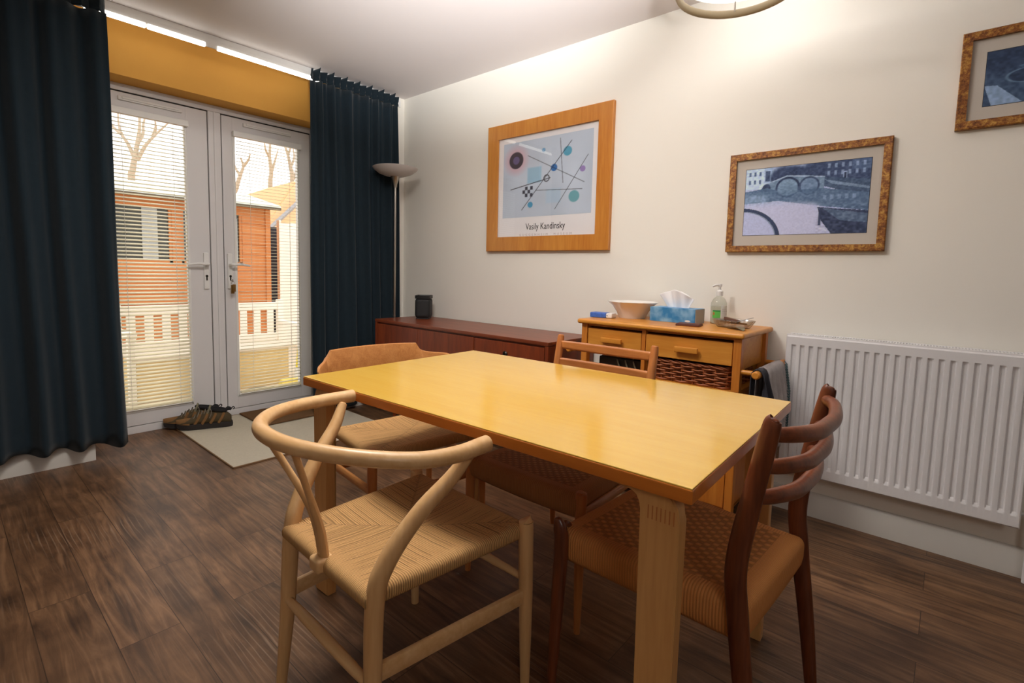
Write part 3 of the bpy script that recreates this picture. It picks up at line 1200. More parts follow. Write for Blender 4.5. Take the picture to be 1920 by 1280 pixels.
N = 80
top_v, rows = [], []
for i in range(N + 1):
    s = -.325 + .65 * i / N
    a = abs(s)
    zt_p = .747 - .05 * a * a / .0484 * .12
    k = min(1, max(0, (a - .212) / .05))
    k = 1 - (1 - k) ** 2.6
    zt = zt_p * (1 - k) + .700 * k
    zb = .640
    f = plank_curve(s)
    th = .011 + .004 * k
    if a > .305:
        e = (a - .305) / .02
        zt -= .012 * e * e
        th *= math.sqrt(max(.05, 1 - .6 * e * e))
    lean = -.012
    rows.append([m.bm.verts.new(p) for p in ((f - th, s, zb), (f + th, s, zb), (f + th * 1.0, s, (zb + zt) / 2 - .002), (f + th * .8 + lean, s, zt - .003), (f + lean, s, zt), (f - th * .8 + lean, s, zt - .003), (f - th, s, (zb + zt) / 2 - .002))])
for A, B in zip(rows[:-1], rows[1:]):
    for q in range(7):
        m.bm.faces.new((A[q], A[(q + 1) % 7], B[(q + 1) % 7], B[q]))
m.bm.faces.new(rows[0])
m.bm.faces.new(rows[-1][::-1])
m.build('back_plank', M_OAK_Y if False else M_OAK, t, angle=45)
for s in (-1, 1):
    m = MB()
    m.tube([(-.245, s * .262, 0), (-.235, s * .258, .25), (-.225, s * .256, .44), (-.225, s * .262, .56), (-.232, s * .272, .668)], [.013, .017, .0185, .017, .014], 14, 5)
    m.build('leg', M_OAK_Z, t)
    m = MB()
    m.tube([(.185, s * .258, 0), (.182, s * .256, .25), (.18, s * .254, .44)], [.013, .017, .018], 14, 4)
    m.build('leg', M_OAK_Z, t)
    m = MB()
    m.tube([(-.232, s * .258, .285), (.182, s * .256, .285)], .016, 10, 0, flat=(.5, 1), up=(0, 0, 1), power=4)
    m.build('stretcher', M_OAK, t)
for f_ in (-.232, .182):
    m = MB()
    m.tube([(f_, -.256, .245), (f_, .256, .245)], .016, 10, 0, flat=(.5, 1), up=(0, 0, 1), power=4)
    m.build('stretcher', M_OAK_Y, t)
sm, uv = seat_mesh(.20, -.185, .262, .250, .438, .024, .012, 50, round_=.022)
so = sm.build('seat', M_CORD_ENV, t, angle=60)
weave_attr(so, uv)

# ------------------------------------------------------------------ sideboard
t = thing('sideboard', 'long low reddish teak sideboard along the cream wall', 'sideboard', (2.40, 2.43, 0))
sx0, sx1, sy0, sy1 = -.228, .235, -.81, .81
MB().box(sx0, sx1, sy0, sy1, .700, .722, .004).build('top', M_SIDEB_TOP, t)
m = MB()
m.box(sx0 + .022, sx1, sy0 + .004, sy1 - .004, .20, .699, .002)
m.box(sx0 + .002, sx0 + .03, sy1 - .026, sy1 - .002, .20, .699, .002)
m.box(sx0 + .002, sx0 + .03, sy0 + .002, sy0 + .026, .20, .699, .002)
m.build('carcass', M_SIDEB, t)
for a, b in ((.31, .782), (-.235, .308)):
    d = MB().box(sx0 + .004, sx0 + .024, a, b, .215, .690, .002).build('sliding_door', M_SIDEB, t)
    MB().box(sx0 + .001, sx0 + .006, a + .02, a + .032, .40, .50, .002).build('finger_pull', M_DARKSTEEL, d)
for i in range(3):
    z0, z1 = .215 + i * .159, .215 + i * .159 + .156
    d = MB().box(sx0 + .003, sx0 + .024, sy0 + .03, -.240, z0, z1, .002).build('drawer', M_SIDEB, t)
    MB().lathe([(0, 0), (.016, 0), (.018, .006), (.012, .012), (0, .012)], mtx=Matrix.Translation((sx0 + .003, -.50, (z0 + z1) / 2 + .01)) @ Matrix.Rotation(-PI / 2, 4, 'Y'), n=18).build('knob', M_DARKSTEEL, d)
for a in (-.66, .66):
    for bx in (-.155, .17):
        m = MB()
        m.tube([(bx, a, .21), (bx, a, 0)], [.02, .013], 12)
        m.build('leg', M_SIDEB, t)

# speaker
t = thing('smart_speaker', 'small black loudspeaker standing on the far end of the teak sideboard', 'speaker', (2.485, 3.055, .722), math.radians(40))
m = MB().box(-.072, .072, -.058, .058, .004, .160, .028, 5)
m.build('grille', M_BLACKGRILL, t)
m = MB().box(-.0725, .0725, -.0585, .0585, .158, .174, .02, 3)
m.build('top_cap', M_BLACK, t)
MB().box(-.06, .06, -.048, .048, 0, .008, .003).build('foot', M_BLACK, t)

# floor lamp
t = thing('floor_lamp', 'steel uplighter floor lamp with frosted bowl between curtain and sideboard', 'floor lamp', (2.372, 3.278, 0))
MB().lathe([(0, 0), (.125, 0), (.128, .008), (.12, .018), (.03, .03), (.014, .045), (0, .045)], n=40).build('base', M_STEEL, t)
m = MB()
m.tube([(0, 0, .03), (.004, 0, .9), (.006, 0, 1.735)], .0095, 14)
m.build('pole', M_STEEL, t)
MB().lathe([(0, 1.715), (.013, 1.715), (.016, 1.74), (.028, 1.775), (.038, 1.800), (.034, 1.806), (0, 1.806)], c=(.006, 0, 0), n=28).build('cup', M_STEEL, t)
m = MB()
m.lathe([(.03, 1.796), (.08, 1.803), (.125, 1.820), (.158, 1.844), (.170, 1.860), (.166, 1.862), (.152, 1.848), (.12, 1.827), (.078, 1.812), (.03, 1.806)], c=(.006, 0, 0), n=48)
m.build('shade', M_FROST, t)

# ------------------------------------------------------------------ drawer trolley
UX, UYL, UYR = 2.185, 1.452, .632
t = thing('drawer_trolley', 'pine kitchen trolley with two drawers, open shelf and towel rails by the radiator', 'cabinet', (2.41, 1.04, 0))


def bx(m, x0, x1, y0, y1, z0, z1, bev=.003, seg=2):
    return m.box(x0 - 2.41, x1 - 2.41, y0 - 1.04, y1 - 1.04, z0, z1, bev, seg)


bx(MB(), UX, 2.637, UYR, UYL, .842, .866, .010, 4).build('top', M_PINE, t)
LX0, LX1 = 2.205, 2.605
for yy in (.645, 1.400):
    for xx in (LX0, LX1 - .036):
        bx(MB(), xx, xx + .036, yy, yy + .034, 0, .842, .004).build('leg', M_PINE_Z, t)
bx(MB(), LX0 + .003, LX0 + .028, 1.078, 1.098, .60, .842, .003).build('divider', M_PINE_Z, t)
m = MB()
bx(m, LX0 + .014, LX1, .655, 1.425, .832, .842, .001)
bx(m, LX0 + .03, LX1, .660, .672, .70, .84, .001)
bx(m, LX0 + .03, LX1, 1.41, 1.422, .70, .84, .001)
bx(m, LX1 - .02, LX1 - .005, .66, 1.42, .08, .84, .001)
bx(m, LX0 + .04, LX1, 1.082, 1.094, .60, .84, .001)
m.build('carcass', M_PINE, t)


def drawer(y0, y1, hy0, hy1):
    d = bx(MB(), LX0 + .004, LX0 + .35, y0, y1, .722, .822, .003).build('drawer', M_PINE, t)
    h = MB()
    bx(h, LX0 - .020, LX0 - .006, hy0, hy1, .757, .783, .005)
    bx(h, LX0 - .012, LX0 + .006, hy0 + .012, hy0 + .03, .763, .777, .002)
    bx(h, LX0 - .012, LX0 + .006, hy1 - .03, hy1 - .012, .763, .777, .002)
    h.build('handle', M_PINE, d)


drawer(1.100, 1.397, 1.195, 1.312)
drawer(.682, 1.076, .822, .930)
bx(MB(), LX0 + .004, LX1, .66, 1.42, .592, .612, .003).build('shelf', M_PINE, t)
m = MB()
bx(m, LX0 + .02, LX1, .660, .676, .09, .592, .002)
bx(m, LX0 + .02, LX1, 1.408, 1.424, .09, .592, .002)
bx(m, LX0 + .02, LX1, .66, 1.42, .085, .10, .002)
m.build('cupboard_carcass', M_PINE_Z, t)
for a, b, hy in ((.682, 1.036, 1.01), (1.042, 1.398, 1.07)):
    d = bx(MB(), LX0 + .004, LX0 + .022, a, b, .10, .588, .003).build('cupboard_door', M_PINE_Z, t)
    bx(MB(), LX0 - .016, LX0 + .006, hy - .01, hy + .01, .36, .46, .005).build('handle', M_PINE, d)
for yy, sg in ((.578, 1), (1.497, -1)):
    m = MB()
    m.tube([(2.183 - 2.41, yy - 1.04, .702), (2.625 - 2.41, yy - 1.04, .702)], .0165, 16)
    for xx in (LX0 + .018, LX1 - .018):
        m.tube([(xx - 2.41, yy - 1.04, .702), (xx - 2.41, yy - 1.04 + sg * .075, .702)], .011, 12)
    m.build('towel_rail', M_PINE, t)

# wicker basket on the shelf
t = thing('wicker_basket', 'brown wicker basket filling the right of the trolley shelf', 'basket', (2.40, .876, .612))
hx, hy = .165, .178
m = MB()


def rrect(hx, hy, r, n=10):
    P = []
    for cxs, cys, a0 in ((hx - r, hy - r, 0), (-hx + r, hy - r, PI / 2), (-hx + r, -hy + r, PI), (hx - r, -hy + r, 1.5 * PI)):
        for k in range(n + 1):
            a = a0 + PI / 2 * k / n
            P.append(Vector((cxs + r * math.cos(a), cys + r * math.sin(a), 0)))
    return P


def resample(P, step):
    out = []
    n = len(P)
    L_ = [(P[(i + 1) % n] - P[i]).length for i in range(n)]
    tot = sum(L_)
    K = int(tot / step)
    i, acc = 0, 0.0
    for k in range(K):
        d = tot * k / K
        while acc + L_[i] < d:
            acc += L_[i]
            i += 1
        out.append((P[i].lerp(P[(i + 1) % n], (d - acc) / max(L_[i], 1e-9)), 2 * PI * d / tot))
    return out


for row in range(9):
    z = .006 + row * .0103
    sc = 1 + .05 * row / 9
    rp = resample(rrect(hx * sc, hy * sc, .035), .012)
    K = len(rp)
    pts = []
    for q, (p, an) in enumerate(rp):
        o = .0065 * math.cos(PI * q / 4.0 + PI * row)
        d = p.normalized()
        pts.append(p + d * o + Vector((0, 0, z + .0012 * math.sin(q * 1.7 + row))))
    m.tube(pts, .0046, 6, closed=True)
m.build('weave', M_WICKER, t, angle=80)
m = MB()
for p, an in resample(rrect(hx, hy, .035), .048):
    m.tube([p, p * 1.05 + Vector((0, 0, .092))], .0035, 6)
m.build('stakes', M_WICKER, t)
m = MB()
for j in range(2):
    rp = resample(rrect(hx * 1.055, hy * 1.055, .035), .01)
    m.tube([p + p.normalized() * .004 * math.sin(q * .7 + PI * j) + Vector((0, 0, .093 + .004 * math.cos(q * .7 + PI * j))) for q, (p, an) in enumerate(rp)], .0045, 6, closed=True)
m.build('rim', M_WICKER, t, angle=80)
MB().box(-hx + .01, hx - .01, -hy + .01, hy - .01, 0, .006).build('bottom', M_WICKER, t)

t = thing('storage_box', 'dark box with cables on the trolley shelf left of the wicker basket', 'box', (2.42, 1.245, .612))
MB().box(-.14, .15, -.13, .125, 0, .062, .008).build('body', M_BLACK, t)
m = MB()
for j in range(3):
    yy = -.05 + j * .045
    m.tube([(-.15, yy - .05, .004), (-.135, yy - .02, .055), (-.05, yy + .01, .070), (.06, yy + .03, .068)], .004, 8, 6)
m.build('cable', M_HOSE, t)

# towels on the right rail
t = thing('towel', 'grey fringed towel hanging over the trolley side rail next to the radiator', 'towel', (2.47, .578, .702))


def towel_fn(x0, x1, drop_out, drop_in, r, folds, seed):
    ph = seed

    def fn(u, v):
        x = x0 + (x1 - x0) * u
        L_ = drop_out + drop_in + PI * r
        d = v * L_
        wav = .017 * math.sin(2 * PI * folds * u + ph) + .004 * math.sin(2 * PI * folds * 2.3 * u + 1)
        if d < drop_out:
            k = (drop_out - d) / drop_out
            return Vector((x + .02 * k * (u - .5), -r - .004 - (wav + .010) * min(1, k * 2.5) , -(drop_out - d)))
        d -= drop_out
        if d < PI * r:
            a = d / r
            return Vector((x, -r * math.cos(a) * 1.05, r * math.sin(a) * 1.05))
        d -= PI * r
        return Vector((x, r + .003 + abs(wav) * .3 * min(1, d * 5), -d))
    return fn


m = MB()
m.grid(towel_fn(-.188, .068, .34, .30, .021, 4, 0.6), 60, 40)
m.build('woven_cloth', M_TOWEL, t, solid=.004, angle=70)
m = MB()
rnd = random.Random(2)
for k in range(26):
    zz = .02 - k * .012
    m.tube([(.066 + rnd.uniform(0, .006), -.024 - min(.02, k * .002), zz), (.074, -.034 - min(.02, k * .002), zz - .012), (.078, -.030 - min(.02, k * .002), zz - .03)], .0022, 5)
m.build('fringe', M_TOWEL_TEAL, t)
t = thing('cloth', 'dark charcoal cloth hanging on the front end of the trolley side rail', 'cloth', (2.235, .578, .702))
m = MB()
m.grid(towel_fn(-.03, .032, .26, .22, .020, 1, 2.0), 20, 36)
m.build('drape', M_DARKTOWEL, t, solid=.004, angle=70)

# ------------------------------------------------------------------ things on the trolley
ZT = .866
t = thing('bowl', 'white ceramic bowl on the pine trolley between small pack and tissue box', 'bowl', (2.475, 1.292, ZT))
MB().lathe([(0, 0), (.068, 0), (.070, .004), (.082, .030), (.104, .062), (.128, .083), (.134, .087), (.130, .088), (.122, .082), (.098, .060), (.076, .030), (.060, .010), (0, .008)], n=48).build('vessel', M_CERAMIC, t)
t = thing('tissue_pack', 'small blue and white tissue pack left of the white bowl', 'tissue pack', (2.350, 1.385, ZT), math.radians(6))
MB().box(-.03, .03, -.018, .075, 0, .028, .006).build('blue_wrap', M_PACKBLUE, t)
MB().box(-.029, .029, -.052, -.017, .001, .027, .006).build('clear_end', M_WHITE, t)
MB().box(-.0305, -.0285, -.028, -.022, .012, .016).build('printed_dot', M_INK, t)

t = thing('tissue_box', 'blue cloud printed tissue box on the pine trolley with a tissue sticking out', 'tissue box', (2.475, 1.045, ZT), math.radians(-1))
MB().box(-.058, .058, -.118, .118, 0, .072, .002).build('carton', M_TBOX, t)
MB().box(-.055, .055, -.1195, -.117, .002, .070).build('end_flap', M_GREYBOX, t)
m = MB()
m.lathe([(0, 0), (.014, 0), (.014, .0006), (0, .0006)], mtx=Matrix.Translation((-.0582, -.082, .012)) @ Matrix.Rotation(-PI / 2, 4, 'Y'), n=20, sx=.35, sy=1.0)
m.build('printed_badge', M_WHITE, t)
m = MB()


def tissue(u, v):
    # fan of thin tissue rising from the slot: u across, v up
    a = (u - .5) * 2
    y = a * (.054 + .036 * v) + .010 * v
    top = .094 - .026 * max(0, a) ** 1.3 - .046 * max(0, -a) ** 1.3
    z = .068 + top * v
    x = (.010 * math.sin(u * 8.0 + 1.5 * v) + .006 * math.sin(u * 19 + 1)) * (0.4 + .6 * v) - .010 * v
    return Vector((x, y - .004, z))


m.grid(tissue, 40, 14)


def tissue2(u, v):
    p = tissue(u, v)
    return Vector((p.x * -.8 + .014, p.y * .86 - .008 * v, .068 + (p.z - .068) * .90))


m.grid(tissue2, 40, 14)
m.build('tissue', M_TISSUE, t, solid=.0006, angle=60)

t = thing('coaster', 'flat brown leather wallet lying in front of the blue tissue box', 'wallet', (2.335, .922, ZT), math.radians(10))
MB().box(-.045, .040, -.054, .054, 0, .008, .003).build('flap', M_WALLET, t)
MB().box(-.043, .038, -.052, .052, .0085, .0105, .001).build('cover', M_WALLET, t)
t.name = 'wallet'

t = thing('sanitizer_bottle', 'clear pump bottle with green label against the cream wall', 'bottle', (2.560, .868, ZT))
MB().lathe([(0, 0), (.036, 0), (.038, .004), (.038, .088), (.036, .105), (.026, .124), (.014, .134), (.012, .140), (0, .140)], n=36).build('body', M_BOTTLE, t)
MB().lathe([(0, .138), (.0155, .138), (.016, .160), (.011, .166), (.006, .168), (.006, .186), (0, .186)], n=24).build('cap', M_WHITE, t)
m = MB()
m.tube([(0.0, 0, .190), (-.018, .012, .190), (-.036, .022, .184)], [.007, .006, .0045], 10, 3)
m.lathe([(0, .184), (.010, .184), (.010, .196), (0, .197)], n=16)
m.build('pump_head', M_WHITE, t)


def label_patch(a0, a1, z0, z1, mat, name, r=.0384):
    m = MB()
    m.grid(lambda u, v: Vector((r * math.cos(a0 + (a1 - a0) * u), r * math.sin(a0 + (a1 - a0) * u), z0 + (z1 - z0) * v)), 14, 2)
    return m.build(name, mat, t)


label_patch(math.radians(155), math.radians(212), .030, .062, M_GREEN, 'green_label')
label_patch(math.radians(155), math.radians(212), .062, .068, plain('label_green_dark', (40, 140, 70), .5), 'label_band')
label_patch(math.radians(214), math.radians(285), .018, .092, M_LABEL, 'text_label')
for j, zz in enumerate((.046, .051, .056)):
    label_patch(math.radians(158), math.radians(172), zz - .0015, zz + .0015, M_RED, 'red_bar', .0387)
for j in range(9):
    label_patch(math.radians(220), math.radians(276 - (j % 3) * 9), .030 + j * .0055, .0315 + j * .0055, M_INK_PALE, 'text_line', .0387)
MB().lathe([(0, .003), (.0355, .003), (.0355, .085), (0, .085)], n=30).build('gel', glass('gel', (246, 244, 238), .02), t)

t = thing('glass_dish', 'ribbed glass dish of pocket clutter at the right end of the trolley', 'dish', (2.435, .755, ZT))
m = MB()
prof = [(0, .0), (.055, .0), (.058, .004), (.066, .018), (.074, .034), (.072, .036), (.068, .034), (.060, .018), (.052, .007), (0, .006)]
n = 64
rings = []
for r, z in prof:
    rings.append([m.bm.verts.new(((r * (1 + (.018 if k % 2 else -.018) * (1 if r > .03 else 0))) * math.cos(2 * PI * k / n), (r * (1 + (.018 if k % 2 else -.018) * (1 if r > .03 else 0))) * math.sin(2 * PI * k / n) * 1.25, z)) for k in range(n)])
for A, B in zip(rings[:-1], rings[1:]):
    for k in range(n):
        m.bm.faces.new((A[k], A[(k + 1) % n], B[(k + 1) % n], B[k]))
m.build('vessel', M_GLASSWARE, t, angle=20)
rnd = random.Random(5)
clutter = [('key_fob', 'dark key fob lying in the glass dish', 'key fob', M_BLACK, (.012, .020, .006)), ('penknife', 'brown penknife lying on top in the glass dish', 'penknife', M_COIN, (.010, .042, .007)),
           ('card', 'grey card leaning out of the right side of the glass dish', 'card', M_GREYBOX, (.030, .042, .0012)), ('pen', 'thin brown pencil resting in the glass dish', 'pencil', M_COIN, (.004, .052, .004))]
for i, (nm, lb, ct, mt, (a, b_, c)) in enumerate(clutter):
    px, py = ((-.012, .035), (.0, .008), (.008, -.042), (-.02, -.02))[i]
    rx = (.1, .12, -.35, .15)[i]
    o = MB().box(-a, a, -b_, b_, -c, c, min(.002, c * .6), 2, Matrix.Rotation(rx, 4, 'X') @ Matrix.Rotation((.3, -.5, .2, .9)[i], 4, 'Z')).build(nm, mt)
    tag(o, lb, ct)
    o.location = (2.435 + px, .755 + py, ZT + (.026, .034, .036, .022)[i])
o = MB().grid(lambda u, v: Vector((-.02 + .04 * v * (1 - abs(2 * u - 1) ** 2 * .8), -.05 + .10 * u, .002 + .010 * abs(2 * v - 1) * (1 - (2 * u - 1) ** 2))), 14, 4)
m = MB()
m.grid(lambda u, v: Vector((-.02 + .04 * v * (1 - abs(2 * u - 1) ** 2 * .8), -.05 + .10 * u, .002 + .010 * abs(2 * v - 1) * (1 - (2 * u - 1) ** 2))), 14, 4)
o = m.build('folded_paper', plain('olive_paper', (120, 108, 84), .7), solid=.0012)
tag(o, 'small folded olive paper in front of the glass dish', 'paper')
o.location = (2.335, .700, ZT)
o.rotation_euler = (0, 0, math.radians(-35))

# ------------------------------------------------------------------ radiator
RXF = 2.549
t = thing('radiator', 'white ribbed panel radiator on the wall right of the trolley', 'radiator', (RXF, .154, .212))
ry0, ry1, rh = -.402, .402, .630
m = MB()
pitch, n_slot = .0341, 23
ny = n_slot * 8 + 8
ys = [ry1 - .016 - (ry1 - ry0 - .032) * 0 for _ in range(1)]
zs = [0, .006, .045, .052, .060, .30, .575, .583, .590, rh - .006, rh]
prof_y = []
ystart = .154
first = .523 - .154
yl = [ry1, ry1 - .004]
for k in range(n_slot):
    c0 = first - k * pitch
    for d in (.0135, .0095, .0055, -.0055, -.0095, -.0135):
        yl.append(c0 + d)
yl += [ry0 + .004, ry0]
yl = [y for y in yl if ry0 - 1e-6 <= y <= ry1 + 1e-6]


def rib(y, z):
    q = (first - y) / pitch
    k = round(q)
    if 0 <= k < n_slot:
        d = abs(q - k) * pitch
        e = 1.0 if d <= .0056 else max(0.0, (.0098 - d) / .0042)
    else:
        e = 0
    ez = min(max((z - .048) / .010, 0), 1) * min(max((.590 - z) / .010, 0), 1)
    return .0085 * e * ez


V = []
for y in yl:
    col = []
    for z in zs:
        x = rib(y, z)
        if z in (0, rh):
            x = .006
        if y in (ry0, ry1):
            x = .006
        col.append(m.bm.verts.new((x, y, z)))
    V.append(col)
for i in range(len(V) - 1):
    for j in range(len(zs) - 1):
        m.bm.faces.new((V[i][j], V[i][j + 1], V[i + 1][j + 1], V[i + 1][j]))
m.build('front_panel', M_RAD, t, angle=25)
m = MB()
m.box(.012, .075, ry0 + .012, ry1 - .012, .006, rh - .02, .003)
m.build('convector_body', M_RAD, t)
MB().box(.075, .082, ry0, ry1, 0, rh - .01, .002).build('rear_panel', M_RAD, t)
for y0, y1 in ((ry1 - .012, ry1), (ry0, ry0 + .012)):
    MB().box(.008, .080, y0, y1, .004, rh - .002, .003).build('side_panel', M_RAD, t)
m = MB()
m.box(.006, .012, ry0, ry1, rh - .008, rh + .006, .002)
m.box(.072, .080, ry0, ry1, rh - .008, rh + .006, .002)
kk = int((ry1 - ry0) / .0095)
for k in range(kk):
    y = ry0 + .006 + k * .0095
    m.box(.010, .074, y, y + .0045, rh - .004, rh + .004)
m.build('top_grille', M_RAD, t)
MB().box(.013, .071, ry0 + .013, ry1 - .013, rh - .019, rh - .012).build('grille_shade_plate', M_RAD_DARK, t)  # dark plate painted as the shade between the grille bars
for py_ in (ry0 - .03,):
    m = MB()
    m.tube([(.05, py_ + .035, .045), (.05, py_ + .006, .045), (.05, py_, .035), (.05, py_, -.211)], .0075, 10)
    m.build('pipe', M_RAD, t)
for y in (-.28, .28):
    MB().box(.078, XW - RXF - .002, y - .02, y + .02, .1, .5, .002).build('wall_bracket', M_RAD, t)


# ------------------------------------------------------------------ pictures on the right wall
def picture(name, label, cat, yL, yR, z0, z1, depth, bar, mat):
    """local axes: x to the viewer's right, y up, z out of the wall."""
    t = thing(name, label, cat, (XW - .001, (yL + yR) / 2, (z0 + z1) / 2))
    t.rotation_euler = Matrix(((0, 0, -1), (-1, 0, 0), (0, 1, 0))).to_euler()
    w, h = (yL - yR) / 2, (z1 - z0) / 2
    m = MB()
    c = [(-w, -h), (w, -h), (w, h), (-w, h)]
    ci = [(-w + bar, -h + bar), (w - bar, -h + bar), (w - bar, h - bar), (-w + bar, h - bar)]
    lo = [m.bm.verts.new((x, y, 0)) for x, y in c]
    to = [m.bm.verts.new((x, y, depth - .002)) for x, y in c]
    to2 = [m.bm.verts.new((x * (1 - .003 / w), y * (1 - .003 / h), depth)) for x, y in c]
    ti = [m.bm.verts.new((x, y, depth - .001)) for x, y in ci]
    li = [m.bm.verts.new((x, y, depth * .45)) for x, y in ci]
    for i in range(4):
        j = (i + 1) % 4
        for A, B in ((lo, to), (to, to2), (to2, ti), (ti, li)):
            m.bm.faces.new((A[i], A[j], B[j], B[i]))
    m.build('frame', mat, t, smooth=False)
    return t, w - bar, h - bar


def paint(name, img, w, h, parent, mat, loc):
    """flat print: grid of vertices coloured from an image array (rows from the top)."""
    H_, W_ = img.shape[:2]
    me = bpy.data.meshes.new(name)
    xs = np.linspace(-w, w, W_)
    ysn = np.linspace(h, -h, H_)
    X, Y = np.meshgrid(xs, ysn)
    co = np.stack([X, Y, np.zeros_like(X)], -1).reshape(-1, 3)
    idx = np.arange(H_ * W_).reshape(H_, W_)
    q = np.stack([idx[1:, :-1], idx[1:, 1:], idx[:-1, 1:], idx[:-1, :-1]], -1).reshape(-1, 4)
    me.from_pydata(co.tolist(), [], q.tolist())
    at = me.color_attributes.new('Col', 'FLOAT_COLOR', 'POINT')
    s = img.reshape(-1, 3) / 255.0
    l_ = np.where(s <= .04045, s / 12.92, ((s + .055) / 1.055) ** 2.4)
    at.data.foreach_set('color', np.concatenate([l_, np.ones((len(l_), 1))], 1).astype('f').ravel())
    me.materials.append(mat)
    o = bpy.data.objects.new(name, me)
    COL.objects.link(o)
    o.parent = parent
    o.location = loc
    return o


class Canvas:
    def __init__(self, W_, H_, col):
        self.W, self.H = W_, H_
        self.a = np.zeros((H_, W_, 3)) + np.array(col, float)
        v, u = np.mgrid[0:H_, 0:W_]
        self.u, self.v = (u + .5) / W_, (v + .5) / H_
        self.asp = W_ / H_

    def put(self, mask, col, al=1.0):
        m = np.clip(mask, 0, 1)[..., None] * al
        self.a = self.a * (1 - m) + np.array(col, float) * m

    def soft(self, d, w=.006):
        return np.clip(.5 - d / w, 0, 1)

    def rect(self, u0, u1, v0, v1, col, al=1.0, w=.006):
        d = np.maximum.reduce([u0 - self.u, self.u - u1, v0 - self.v, self.v - v1])
        self.put(self.soft(d, w), col, al)

    def ell(self, cu, cv, ru, rv, col, al=1.0, w=.08, ring=None):
        r = np.sqrt(((self.u - cu) / ru) ** 2 + ((self.v - cv) / rv) ** 2)
        d = r - 1 if ring is None else np.abs(r - 1) - ring
        self.put(self.soft(d, w), col, al)

    def line(self, u0, v0, u1, v1, t_, col, al=1.0):
        x, y = (self.u - u0) * self.asp, self.v - v0
        dx, dy = (u1 - u0) * self.asp, v1 - v0
        k = np.clip((x * dx + y * dy) / (dx * dx + dy * dy), 0, 1)
        d = np.hypot(x - k * dx, y - k * dy) - t_
        self.put(self.soft(d, .006), col, al)

    def polyg(self, pts, col, al=1.0):
        ins = np.zeros(self.u.shape, bool)
        n = len(pts)
        for i in range(n):
            (x0, y0), (x1, y1) = pts[i], pts[(i + 1) % n]
            if y0 == y1:
                continue
            c = ((y0 > self.v) != (y1 > self.v)) & (self.u < (x1 - x0) * (self.v - y0) / (y1 - y0) + x0)
            ins ^= c
        self.put(ins.astype(float), col, al)

    def noise(self, amt, cells, seed, mask=None):
        r = np.random.RandomState(seed)
        g = r.rand(cells[1] + 2, cells[0] + 2)
        x, y = self.u * cells[0], self.v * cells[1]
        i, j = x.astype(int), y.astype(int)
        fx, fy = x - i, y - j
        fx, fy = fx * fx * (3 - 2 * fx), fy * fy * (3 - 2 * fy)
        n = (g[j, i] * (1 - fx) + g[j, i + 1] * fx) * (1 - fy) + (g[j + 1, i] * (1 - fx) + g[j + 1, i + 1] * fx) * fy
        k = (n - .5) * 2 * amt
        if mask is not None:
            k = k * mask
        self.a = np.clip(self.a + k[..., None], 0, 255)


